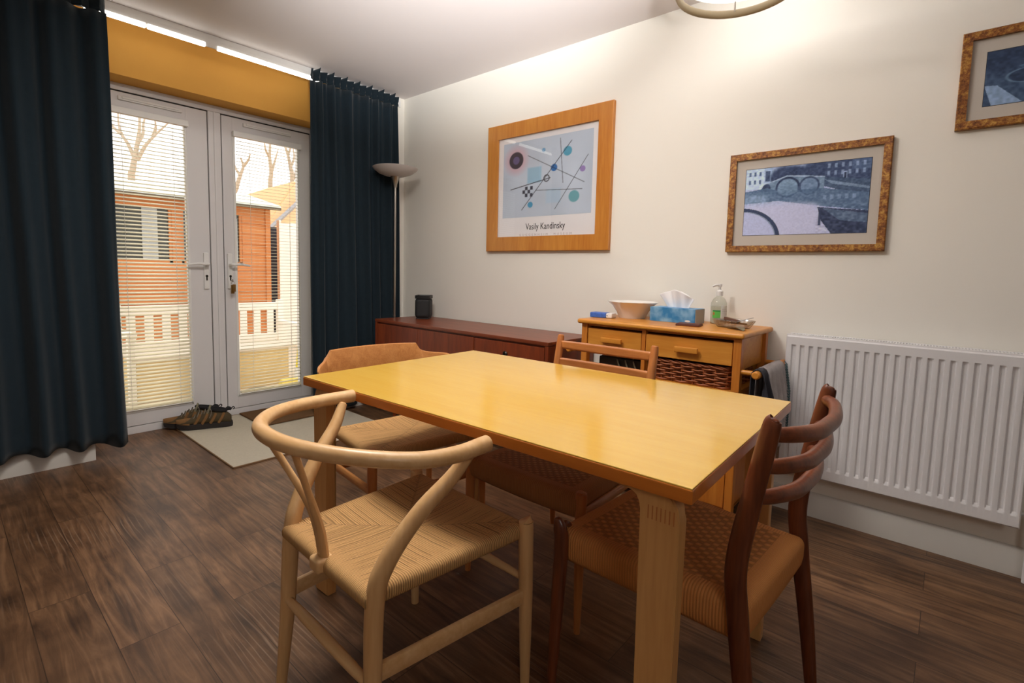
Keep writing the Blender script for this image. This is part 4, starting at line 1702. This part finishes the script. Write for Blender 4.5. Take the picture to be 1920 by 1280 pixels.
def canal_view():
    c = Canvas(260, 140, (150, 165, 190))
    u, v = c.u, c.v
    c.a = (np.array([168, 178, 202.]) * (1 - v[..., None]) + np.array([176, 178, 206.]) * v[..., None])
    # left white houses
    c.rect(0, .24, 0, .31, (186, 200, 220))
    c.rect(.165, .24, .0, .22, (158, 176, 200))
    c.rect(.175, .215, .05, .20, (62, 74, 100))
    for r_ in range(2):
        for k_ in range(3):
            c.rect(.03 + .045 * k_, .048 + .045 * k_, .05 + .12 * r_, .11 + .12 * r_, (84, 100, 128))
    # trees
    for cu, cv, ru, rv in ((.34, .13, .11, .13), (.43, .11, .08, .10), (.60, .10, .12, .15), (.70, .08, .07, .14), (.27, .16, .05, .09)):
        c.ell(cu, cv, ru, rv, (48, 58, 84), .95, .4)
    # right brick houses
    c.rect(.66, 1, 0, .28, (62, 72, 98))
    c.rect(.86, 1, 0, .14, (84, 98, 126))
    for k_ in range(6):
        for r_ in range(2):
            c.rect(.68 + .052 * k_, .70 + .052 * k_, .03 + .10 * r_, .09 + .10 * r_, (150, 165, 190), .8)
    c.rect(.80, .83, .15, .27, (150, 165, 190))
    c.rect(.807, .823, .165, .27, (40, 48, 70))
    # bank under the houses
    c.polyg([(.62, .20), (1, .28), (1, .46), (.78, .40), (.60, .30)], (70, 84, 106))
    c.polyg([(.66, .24), (1, .38), (1, .41), (.72, .31)], (140, 156, 176), .7)
    # bridge
    c.polyg([(.14, .31), (.20, .23), (.36, .14), (.52, .16), (.66, .20), (.66, .40), (.14, .40)], (112, 130, 150))
    c.line(.17, .25, .36, .145, .008, (160, 174, 190))
    c.line(.36, .145, .66, .20, .008, (160, 174, 190))
    c.ell(.37, .31, .092, .135, (120, 140, 160), 1, .06)
    c.ell(.37, .31, .092, .135, (40, 50, 74), 1, .06, .10)
    c.ell(.545, .31, .075, .12, (104, 122, 146), 1, .06)
    c.ell(.545, .31, .075, .12, (58, 70, 94), 1, .06, .10)
    c.ell(.19, .30, .035, .06, (48, 58, 82), 1, .1)
    # far water with reflections
    c.polyg([(0, .34), (.2, .30), (.3, .36), (.66, .36), (1, .46), (1, .70), (.62, .60), (.3, .50), (0, .52)], (78, 98, 122), .85)
    c.ell(.37, .34, .09, .085, (110, 130, 152), .8, .2)
    c.rect(.0, .2, .40, .52, (150, 168, 190), .6, .05)
    for k_ in range(5):
        c.rect(.66 + .055 * k_, .685 + .055 * k_, .46, .52, (140, 156, 180), .7)
    c.noise(16, (60, 50), 3)
    # bright near water
    d = v - (.50 + .10 * np.abs(u - .36))
    c.put(np.clip(d * 12, 0, 1) * np.clip((.70 - u) * 14 + (v - .8) * 3, 0, 1), (188, 186, 208), .92)
    # dark right foreground bank
    c.polyg([(.62, .62), (.80, .66), (1, .70), (1, 1), (.74, 1), (.66, .82)], (54, 60, 82))
    c.polyg([(.66, .64), (1, .74), (1, .86), (.80, .82)], (98, 112, 132), .8)
    c.noise(22, (46, 40), 9, ((u > .62) & (v > .6)).astype(float))
    c.rect(.635, .655, .66, .88, (48, 54, 76), .9)
    # curved quay rail at left
    r = np.sqrt(((u + .02) / .34) ** 2 + ((v - 1.06) / .46) ** 2)
    c.put(((r < 1.03) & (r > .90) & (v > .58)).astype(float), (50, 58, 82))
    c.put(((r < .93) & (r > .90) & (v > .58)).astype(float), (150, 160, 182), .8)
    c.put(((r <= .90)).astype(float), (178, 180, 206), 1)
    c.noise(7, (90, 60), 5)
    return np.clip(c.a * 1.14 + np.array([-4., 4., 14.]), 0, 255)


def oval_view():
    c = Canvas(170, 130, (62, 78, 104))
    u, v = c.u, c.v
    c.polyg([(.45, 0), (1, 0), (1, .16), (.66, .22)], (150, 170, 196))
    c.ell(.15, .15, .25, .30, (40, 54, 80), .9, .5)
    c.polyg([(.30, .34), (1, .12), (1, .40), (.40, .50)], (74, 96, 122))
    c.ell(.42, .52, .22, .13, (44, 58, 84), 1, .1)
    c.ell(.42, .52, .22, .13, (98, 118, 142), 1, .08, .07)
    c.polyg([(0, .62), (.12, .64), (.36, 1), (.08, 1)], (150, 170, 200), .9)
    c.noise(16, (30, 26), 6)
    return np.clip(c.a * 1.08 + np.array([-4., 4., 10.]), 0, 255)


def abstract_view():
    """plain invented geometric pattern in pale blues - no known picture."""
    c = Canvas(220, 170, (196, 208, 224))
    c.noise(10, (5, 4), 2)
    c.ell(.16, .24, .13, .17, (214, 172, 186), .7, .6)
    c.ell(.16, .24, .085, .11, (60, 58, 72), .95, .1)
    c.ell(.16, .24, .04, .052, (104, 96, 138), 1, .1)
    c.rect(.30, .46, .36, .56, (140, 188, 216), .7, .02)
    c.rect(.52, .68, .66, .84, (176, 200, 222), .8, .02)
    for cu, cv, r_, col in ((.74, .22, .045, (86, 160, 190)), (.82, .78, .055, (110, 168, 180)), (.34, .84, .03, (74, 150, 190)), (.60, .40, .035, (56, 110, 176)), (.48, .16, .02, (110, 160, 200)), (.90, .46, .028, (150, 130, 190))):
        c.ell(cu, cv, r_, r_ * c.asp, col, .95, .15)
    for L_ in ((.24, .90, .78, .10, .004), (.30, .20, .92, .62, .003), (.10, .62, .56, .52, .005), (.66, .05, .70, .60, .003), (.62, .92, .95, .30, .003), (.40, .66, .90, .70, .003)):
        c.line(*L_, (50, 50, 62), .9)
    for k_ in range(4):
        for j_ in range(3):
            if (k_ + j_) % 2:
                c.rect(.245 + .03 * k_, .275 + .03 * k_, .60 + .045 * j_, .645 + .045 * j_, (48, 50, 64), .9)
    c.ell(.52, .52, .03, .04, (50, 50, 62), 1, .2, .14)
    return c.a


t, iw, ih = picture('framed_poster', 'large wooden framed pale blue abstract poster with printed caption', 'picture', 2.537, 1.544, 1.237, 2.092, .026, .096, M_FRAME_WOOD)
MB().box(-iw - .004, iw + .004, -ih - .004, ih + .004, .006, .0095).build('poster_sheet', M_POSTER, t, smooth=False)
# art panel: y 2.40..1.68 and z 1.462..1.960
acx, acy = (2.537 + 1.544) / 2 - (2.398 + 1.680) / 2, (1.462 + 1.960) / 2 - (1.237 + 2.092) / 2
paint('art_print', abstract_view(), .359, .249, t, M_PRINT, (acx, acy, .0100))
cz = 1.378 - (1.237 + 2.092) / 2
cap_ = text_mesh('Vasily Kandinsky', .060, 'caption', M_INK, t, (2.0405 - 2.028, cz, .0100))
cap_.scale = (.80, 1, 1)
text_mesh('GUGGENHEIM  MUSEUM', .021, 'caption', M_INK_PALE, t, (2.0405 - 2.028, 1.337 - 1.6645, .0100), 2.1)
MB().poly([(-iw, -ih, .0125), (iw, -ih, .0125), (iw, ih, .0125), (-iw, ih, .0125)]).build('glazing', M_GLASS, t, smooth=False)

t, iw, ih = picture('framed_photograph', 'gilt framed bluish canal photograph above the radiator, whole frame visible', 'picture', .876, .230, 1.222, 1.693, .024, .030, M_GILT)
MB().box(-iw - .004, iw + .004, -ih - .004, ih + .004, .006, .0095).build('mount_board', M_MATBOARD, t, smooth=False)
cx_, cz_ = (.876 + .230) / 2 - (.801 + .299) / 2, (1.302 + 1.616) / 2 - (1.222 + 1.693) / 2
MB().box(cx_ - .253, cx_ + .253, cz_ - .159, cz_ + .159, .0094, .0098).build('print_border', M_INK, t, smooth=False)
paint('photo_print', canal_view(), .251, .157, t, M_PRINT, (cx_, cz_, .0100))
MB().poly([(-iw, -ih, .0125), (iw, -ih, .0125), (iw, ih, .0125), (-iw, ih, .0125)]).build('glazing', M_GLASS, t, smooth=False)

t, iw, ih = picture('framed_photograph', 'gilt framed dark blue photograph high on the wall, cut off by the right image edge', 'picture', .043, -.40, 1.681, 2.037, .024, .030, M_GILT)
MB().box(-iw - .004, iw + .004, -ih - .004, ih + .004, .006, .0095).build('mount_board', M_MATBOARD, t, smooth=False)
cx_, cz_ = (.043 - .40) / 2 - (-.031 - .326) / 2, (1.760 + 1.956) / 2 - (1.681 + 2.037) / 2
MB().box(cx_ - .149, cx_ + .149, cz_ - .100, cz_ + .100, .0094, .0098).build('print_border', M_INK, t, smooth=False)
paint('photo_print', oval_view(), .1475, .098, t, M_PRINT, (cx_, cz_, .0100))
MB().poly([(-iw, -ih, .0125), (iw, -ih, .0125), (iw, ih, .0125), (-iw, ih, .0125)]).build('glazing', M_GLASS, t, smooth=False)

# ------------------------------------------------------------------ rug, mat, shoes
t = thing('rug', 'flat beige rug on the wood floor in front of the glazed doors', 'rug', (1.545, 3.365, 0))
MB().box(-.515, .512, -.505, .515, 0, .007, .002).build('weave', M_RUG, t)
m = MB()
for a in ((-.519, -.512, -.509, .519), (.509, .516, -.509, .519), (-.519, .516, -.509, -.502), (-.519, .516, .512, .519)):
    m.box(a[0], a[1], a[2], a[3], 0, .0085, .002)
m.build('binding', M_RUG_EDGE, t)
o = MB().box(-.31, .31, -.205, .205, 0, .012, .004).build('doormat', M_MAT)
tag(o, 'brown coir doormat lying on the rug by the right door', 'doormat')
o.location = (1.750, 3.660, .0085)


def shoe(label, loc, rz):
    t = thing('walking_shoe', label, 'shoe', loc, rz, None)
    t.scale = (1.06, .88, 1.22)
    # local: x from heel (-) to toe (+)
    st = [(-.145, .030, .062, .000), (-.125, .036, .080, .0), (-.085, .037, .094, .0), (-.035, .036, .096, .0), (.005, .037, .090, .0), (.045, .042, .070, .0), (.085, .047, .056, .002), (.120, .043, .046, .006), (.142, .030, .036, .012), (.150, .012, .026, .016)]
    m = MB()
    rings = []
    for x, w, h, z in st:
        ring = []
        for k in range(16):
            a = 2 * PI * k / 16
            c, s = math.cos(a), math.sin(a)
            yy = w * math.copysign(abs(c) ** .8, c)
            zz = .022 + z + (h - .022 - z) * (.5 + .5 * s)
            if s > 0 and x < .0:
                yy *= 1 - .28 * s
            ring.append(m.bm.verts.new((x, yy, zz)))
        rings.append(ring)
    for A, B in zip(rings[:-1], rings[1:]):
        for k in range(16):
            m.bm.faces.new((A[k], A[(k + 1) % 16], B[(k + 1) % 16], B[k]))
    m.bm.faces.new(rings[0])
    m.bm.faces.new(rings[-1][::-1])
    m.build('upper', M_SHOE, t, angle=80)
    m = MB()
    m.grid(lambda u, v: Vector((.078 + .076 * v, (1 - v ** 3 * .75) * .047 * math.cos(PI * u) , .026 + .008 * v + (.032 - .014 * v) * math.sin(PI * u) * 1.02 + .0015)), 14, 8)
    m.build('toe_cap', M_SHOE_TAN, t, angle=80)
    m = MB()
    pr = []
    for k in range(40):
        a = 2 * PI * k / 40
        x = .152 * math.cos(a)
        w = .047 if x > 0 else .040
        y = w * math.copysign(abs(math.sin(a)) ** .62, math.sin(a)) * (1 - .18 * math.exp(-((x + .02) / .05) ** 2))
        pr.append((x, y))
    lo = [m.bm.verts.new((x, y, .0 + .014 * max(0, (x - .08) / .07) ** 2)) for x, y in pr]
    md = [m.bm.verts.new((x * 1.02, y * 1.04, .014 + .012 * max(0, (x - .08) / .07) ** 2)) for x, y in pr]
    hi = [m.bm.verts.new((x * 1.0, y * 1.0, .030 + .008 * max(0, (x - .08) / .07) ** 2)) for x, y in pr]
    for A, B in ((lo, md), (md, hi)):
        for k in range(40):
            m.bm.faces.new((A[k], A[(k + 1) % 40], B[(k + 1) % 40], B[k]))
    m.bm.faces.new(lo[::-1])
    m.bm.faces.new(hi)
    m.build('sole', M_SHOE_DARK, t, angle=60)
    # collar with a dark opening, and the tongue
    m = MB()
    cp = []
    for k in range(20):
        a = 2 * PI * k / 20
        x = -.080 + .058 * math.cos(a)
        cp.append((x, .027 * math.sin(a), .096 + .010 * math.cos(a) + (.012 if math.cos(a) < -.75 else 0)))
    m.tube(cp, .009, 8, closed=True)
    m.build('collar', M_SHOE_LINE, t, angle=80)
    m = MB()
    m.grid(lambda u, v: Vector((-.012 - .020 * v, (-.028 + .056 * u) * (1 - .15 * v), .084 + .040 * v - .014 * abs(2 * u - 1) ** 2)), 8, 8)
    m.build('tongue', M_TONGUE, t, solid=.009, angle=80)
    m = MB()
    for s in (-1, 1):
        for x in (.040, .0, -.045, -.090):
            m.tube([(x + .012, s * .041, .030), (x - .004, s * .0405, .052), (x - .018, s * .030, .080)], .0075, 8, 5, flat=(1.0, .35), up=(0, s, .3))
    m.build('side_overlay', M_SHOE_TAN, t)
    m = MB()
    for j in range(5):
        x = .062 - j * .019
        z = .068 + j * .0085
        m.tube([(x, -.030, z - .010), (x - .006, -.012, z + .006), (x - .010, .012, z + .006), (x - .004, .030, z - .010)], .0028, 6, 4)
    m.tube([(-.02, .0, .108), (-.035, .03, .105), (-.04, .046, .085), (-.03, .05, .06)], .0025, 6, 5)
    m.build('laces', M_LACE, t)
    m = MB()
    m.tube([(-.140, 0, .088), (-.156, 0, .106), (-.164, 0, .100), (-.158, 0, .092)], .003, 6, 5)
    m.build('pull_loop', M_SHOE_LINE, t)
    return t


shoe('brown walking shoe standing nearer the camera on the rug corner, left of the doors', (1.165, 3.702, .0085), math.radians(154))
shoe('brown walking shoe behind its pair, against the door threshold', (1.122, 3.806, .0085), math.radians(160))

# ------------------------------------------------------------------ pendant above the table
PC = Vector((2.050, .698, 2.187))
t = thing('pendant_lamp', 'lit pendant lamp with a pale ring cut off by the top image edge', 'pendant lamp', (PC.x, PC.y, PC.z))
m = MB()
m.tube([(.215 * math.cos(2 * PI * k / 48), .215 * math.sin(2 * PI * k / 48), 0) for k in range(48)], .0165, 12, closed=True, flat=(.55, 1.0), up=(0, 0, 1))
m.build('ring', M_RING, t)
MB().lathe([(0, .006), (.08, .010), (.15, .022), (.204, .040), (.204, .046), (.148, .028), (.08, .016), (0, .012)], n=48).build('glass_shade', M_SHADE, t)
m = MB()
for k in range(3):
    a = math.radians(20 + 120 * k)
    m.tube([(.214 * math.cos(a), .214 * math.sin(a), .0), (.03 * math.cos(a), .03 * math.sin(a), .20)], .003, 8)
m.tube([(0, 0, .01), (0, 0, H - PC.z - .02)], .006, 10)
m.build('rods', M_WHITE, t)
m = MB()
ka = math.radians(118)
m.lathe([(0, -.012), (.024, -.012), (.026, 0), (.024, .03), (0, .034)], c=(.243 * math.cos(ka), .243 * math.sin(ka), 0), n=18)
m.build('ring_joint', M_RING, t)
MB().lathe([(0, H - PC.z - .03), (.05, H - PC.z - .028), (.055, H - PC.z), (0, H - PC.z)], n=28).build('ceiling_rose', M_WHITE, t)

# ------------------------------------------------------------------ garden seen through the doors
GZ = -.06
g = struct(MB().box(-6, 14, YD + .10, 30, GZ - .1, GZ).build('ground', M_PAVE))
# storage bench
t = thing('garden_bench', 'white slatted garden bench with a boarded tan storage box outside the doors', 'bench', (1.74, 5.15, GZ))
bw = .70
m = MB()
m.box(-bw + .03, bw - .12, -.20, .22, 0, .355, .004)
for j in range(1, 3):
    m.box(-bw + .028, bw - .118, -.203, -.198, .118 * j - .003, .118 * j + .003)
m.build('storage_box', M_BENCHBOX, t)
MB().box(-bw + .0, bw - .06, -.225, .25, .355, .378, .004).build('seat', plain('bench_seat_paint', (226, 214, 196), .6), t)
for s in (-1, 1):
    m = MB()
    m.box(s * bw - .03, s * bw + .03, .22, .28, 0, .80, .006)
    m.build('back_post', M_BENCHW, t)
    m = MB()
    m.box(s * bw - .025, s * bw + .025, -.22, -.165, 0, .56, .006)
    m.build('leg', M_BENCHW, t)
    m = MB()
    m.box(s * bw - .035, s * bw + .035, -.25, .25, .545, .585, .008)
    m.build('armrest', M_BENCHW, t)
MB().box(-bw, bw, .232, .268, .70, .775, .006).build('top_rail', M_BENCHW, t)
MB().box(-bw, bw, .232, .268, .376, .45, .006).build('bottom_rail', M_BENCHW, t)
for k in range(10):
    x = -bw + .10 + k * (2 * bw - .2) / 9
    MB().box(x - .033, x + .033, .240, .258, .44, .71, .003).build('back_slat', M_BENCHW, t)

# broom leaning by the bench
t = thing('broom', 'yellow handled broom leaning at the right end of the garden bench', 'broom', (2.30, 4.78, GZ))
m = MB()
m.tube([(0.02, .0, .16), (.135, .10, .72)], .014, 10)
m.build('handle', M_YELLOW, t)
m = MB()
m.tube([(0, 0, .05), (.02, 0, .17)], .017, 10)
m.build('socket', M_WHITE, t)
m = MB()
m.box(-.14, .14, -.035, .035, .045, .075, .01)
m.build('head', M_PALEYEL, t)
MB().box(-.145, .145, -.045, .045, 0, .048, .008).build('bristles', M_PALEYEL, t)
m = MB()
m.tube([(1.45, 4.62, GZ + .012), (1.75, 4.76, GZ + .012), (2.0, 4.84, GZ + .012), (2.25, 4.60, GZ + .012), (2.6, 4.55, GZ + .012)], .010, 8, 8)
tag(m.build('garden_hose', M_HOSE), 'thin grey hose lying on the paving in front of the bench', 'hose')

# shed
t = thing('garden_shed', 'orange timber garden shed with pale roof and dark windows', 'shed', (1.2, 7.0, GZ))
sx0, sx1 = -1.4, 1.83
m = MB()
wz0, wz1 = 1.155, 1.79


def boards(m, x0, x1, z0, z1):
    z = z0
    while z < z1 - .01:
        z2 = min(z + .135, z1)
        m.prism([(-.022, z), (.0, z), (.0, z2), (-.010, z2)], 'x', x0, x1)
        z = z2


boards(m, sx0, sx1, 0, wz0)
boards(m, sx0, sx1, wz1, 1.93)
boards(m, 1.49, sx1, wz0, wz1)
boards(m, .71, .80, wz0, wz1)
boards(m, sx0, -.6, wz0, wz1)
m.box(sx0, sx1, 0, 1.8, 0, 1.15)
m.box(sx0, sx1, .06, 1.8, 1.15, 1.93)
m.box(sx1 - .05, sx1 + .012, -.035, .03, 0, 1.93)
m.build('cladding', M_SHED, t, smooth=False)
for x0, x1 in ((-.6, .71), (.80, 1.49)):
    f_ = MB().box(x0, x1, .02, .04, wz0, wz1).build('window', M_DARKGLASS, t)
    m = MB()
    m.box(x0, x0 + .03, -.006, .02, wz0, wz1)
    m.box(x1 - .03, x1, -.006, .02, wz0, wz1)
    m.box(x0, x1, -.006, .02, wz0, wz0 + .03)
    m.build('window_frame', M_SHED, f_)
    m = MB()
    cx_ = (.42, .57) if x0 < 0 else (.90, 1.02)
    m.box(cx_[0], cx_[1], .005, .018, wz0 + .03, wz1)
    if x0 > 0:
        m.box(1.30, 1.44, .005, .018, wz0 + .03, wz1 - .05)
    m.build('window_curtain', M_GREYCURT, f_)
m = MB()
m.prism([(-.16, 1.905), (-.16, 1.945), (.9, 2.18), (1.95, 1.95), (1.95, 1.91), (.9, 2.13)], 'x', sx0 - .1, sx1 + .10)
m.build('roof', M_ROOF, t, smooth=False)
MB().box(sx0 - .1, sx1 + .10, -.17, -.15, 1.885, 1.92).build('eave_board', plain('dark_eave', (96, 84, 66), .7), t)

# fence panels and the dark gap beside the shed
t = thing('garden_fence', 'pale boarded garden fence right of the orange shed', 'fence', (3.33, 7.30, GZ))
m = MB()
for k in range(20):
    x = .0 + k * .14
    m.box(x, x + .134, 0, .02 + .006 * (k % 2), 0, 1.76 + .02 * math.sin(k), .004)
m.build('boards', M_FENCE, t)
MB().box(-.03, .0, -.02, .06, 0, 1.80, .003).build('post', M_FENCE, t)
o = MB().box(0, .30, 0, .03, 0, 1.72).build('gap_panel', plain('navy_gap_shade', (52, 54, 66), .7))  # dark panel painted as the shade in the gap, not a gate
tag(o, 'narrow dark panel standing in for the gap between the shed and the pale fence', 'panel')
o.location = (3.24, 7.60, GZ)

# neighbouring house
t = thing('neighbour_house', 'peach brick gable end of the neighbouring house beyond the fence', 'house', (6.4, 12.0, GZ))
m = MB()
m.prism([(-1.15, 0), (4.5, 0), (4.5, 2.8), (2.0, 4.05), (-.5, 3.18), (-1.15, 2.2)], 'y', 0, .3)
m.prism([(-2.1, 2.50), (-1.1, 2.95), (-.5, 3.18), (-.5, 0), (-2.1, 0)], 'y', .05, .3)
m.build('gable_wall', M_NBRICK, t, smooth=False)
m = MB()
m.tube([(-1.25, -.15, 1.98), (-.40, -.15, 2.82), (.6, -.15, 3.7)], .05, 4)
m.build('bargeboard', M_GREYTRIM, t, smooth=False)


# bare trees beyond the garden
TREES = [
    ('A', (3.12, 14.2), [
        [(0, 0, 0), (0.0, 0.0, 2.85), (0.03, 0.0, 3.21), (0.08, 0.0, 3.51), (0.14, 0.0, 3.84), (0.19, 0.0, 4.18), (0.2, 0.0, 4.56)],
        [(0.08, 0.0, 3.48), (-0.01, 0.12, 3.81), (-0.1, 0.24, 4.04), (-0.12, 0.36, 4.31), (-0.09, 0.48, 4.67)],
        [(0.13, 0.0, 3.46), (0.25, -0.12, 3.77), (0.39, -0.24, 4.0), (0.55, -0.36, 4.21), (0.8, -0.48, 4.53)],
        [(0.14, 0.0, 3.84), (0.28, 0.12, 4.1), (0.33, 0.24, 4.38), (0.46, 0.36, 4.73)],
        [(0.45, 0.0, 4.05), (0.47, -0.12, 4.23), (0.43, -0.24, 4.41)],
        [(-0.15, 0.0, 3.99), (-0.25, 0.12, 4.11), (-0.31, 0.24, 4.29)],
    ]),
    ('B', (7.0, 16.0), [
        [(0, 0, 0), (0.0, 0.0, 3.39), (0.04, 0.0, 3.96), (0.0, 0.0, 4.43), (0.02, 0.0, 4.83), (-0.03, 0.0, 5.29)],
        [(0.04, 0.0, 3.96), (0.22, 0.12, 4.4), (0.37, 0.24, 4.77)],
        [(0.0, 0.0, 4.43), (-0.17, -0.12, 4.61), (-0.25, -0.24, 4.86)],
    ]),
    ('C', (8.17, 17.0), [
        [(0, 0, 0), (0.0, 0.0, 3.89), (-0.05, 0.0, 4.41), (-0.13, 0.0, 4.82), (-0.23, 0.0, 5.12), (-0.21, 0.0, 5.46)],
        [(-0.05, 0.0, 4.41), (0.14, 0.12, 4.8), (0.17, 0.24, 5.12), (0.34, 0.36, 5.46)],
        [(-0.13, 0.0, 4.82), (-0.08, -0.12, 5.1), (-0.15, -0.24, 5.27)],
        [(0.07, 0.0, 4.07), (0.21, 0.12, 4.46), (0.35, 0.24, 4.77)],
    ]),
    ('D', (5.55, 15.0), [
        [(0, 0, 0), (0.0, 0.0, 2.69), (0.11, 0.0, 3.27), (0.21, 0.0, 3.6), (0.29, 0.0, 3.85), (0.23, 0.0, 4.07)],
        [(0.21, 0.0, 3.6), (0.16, 0.12, 3.75), (0.16, 0.24, 3.91)],
        [(0.29, 0.0, 3.85), (0.38, -0.12, 4.02), (0.39, -0.24, 4.18)],
    ]),
]
TREE_LABELS = {'A': 'bare forked tree seen through the left door above the shed roof', 'B': 'single thin bare tree behind the peak of the peach gable',
               'C': 'bare tree with several stems at the right edge of the right door', 'D': 'small bare tree at the left edge of the right door'}
for key, (bx_, by_), limbs in TREES:
    t = thing('bare_tree', TREE_LABELS[key], 'tree', (bx_, by_, GZ), 0, 'bare trees beyond the garden')
    for i, pts in enumerate(limbs):
        r0 = .085 if i == 0 else .045
        m = MB()
        m.tube(pts, [r0 * (1 - .75 * q / (len(pts) - 1)) for q in range(len(pts))], 8, 4)
        m.build('trunk' if i == 0 else 'branch', M_TREE, t)
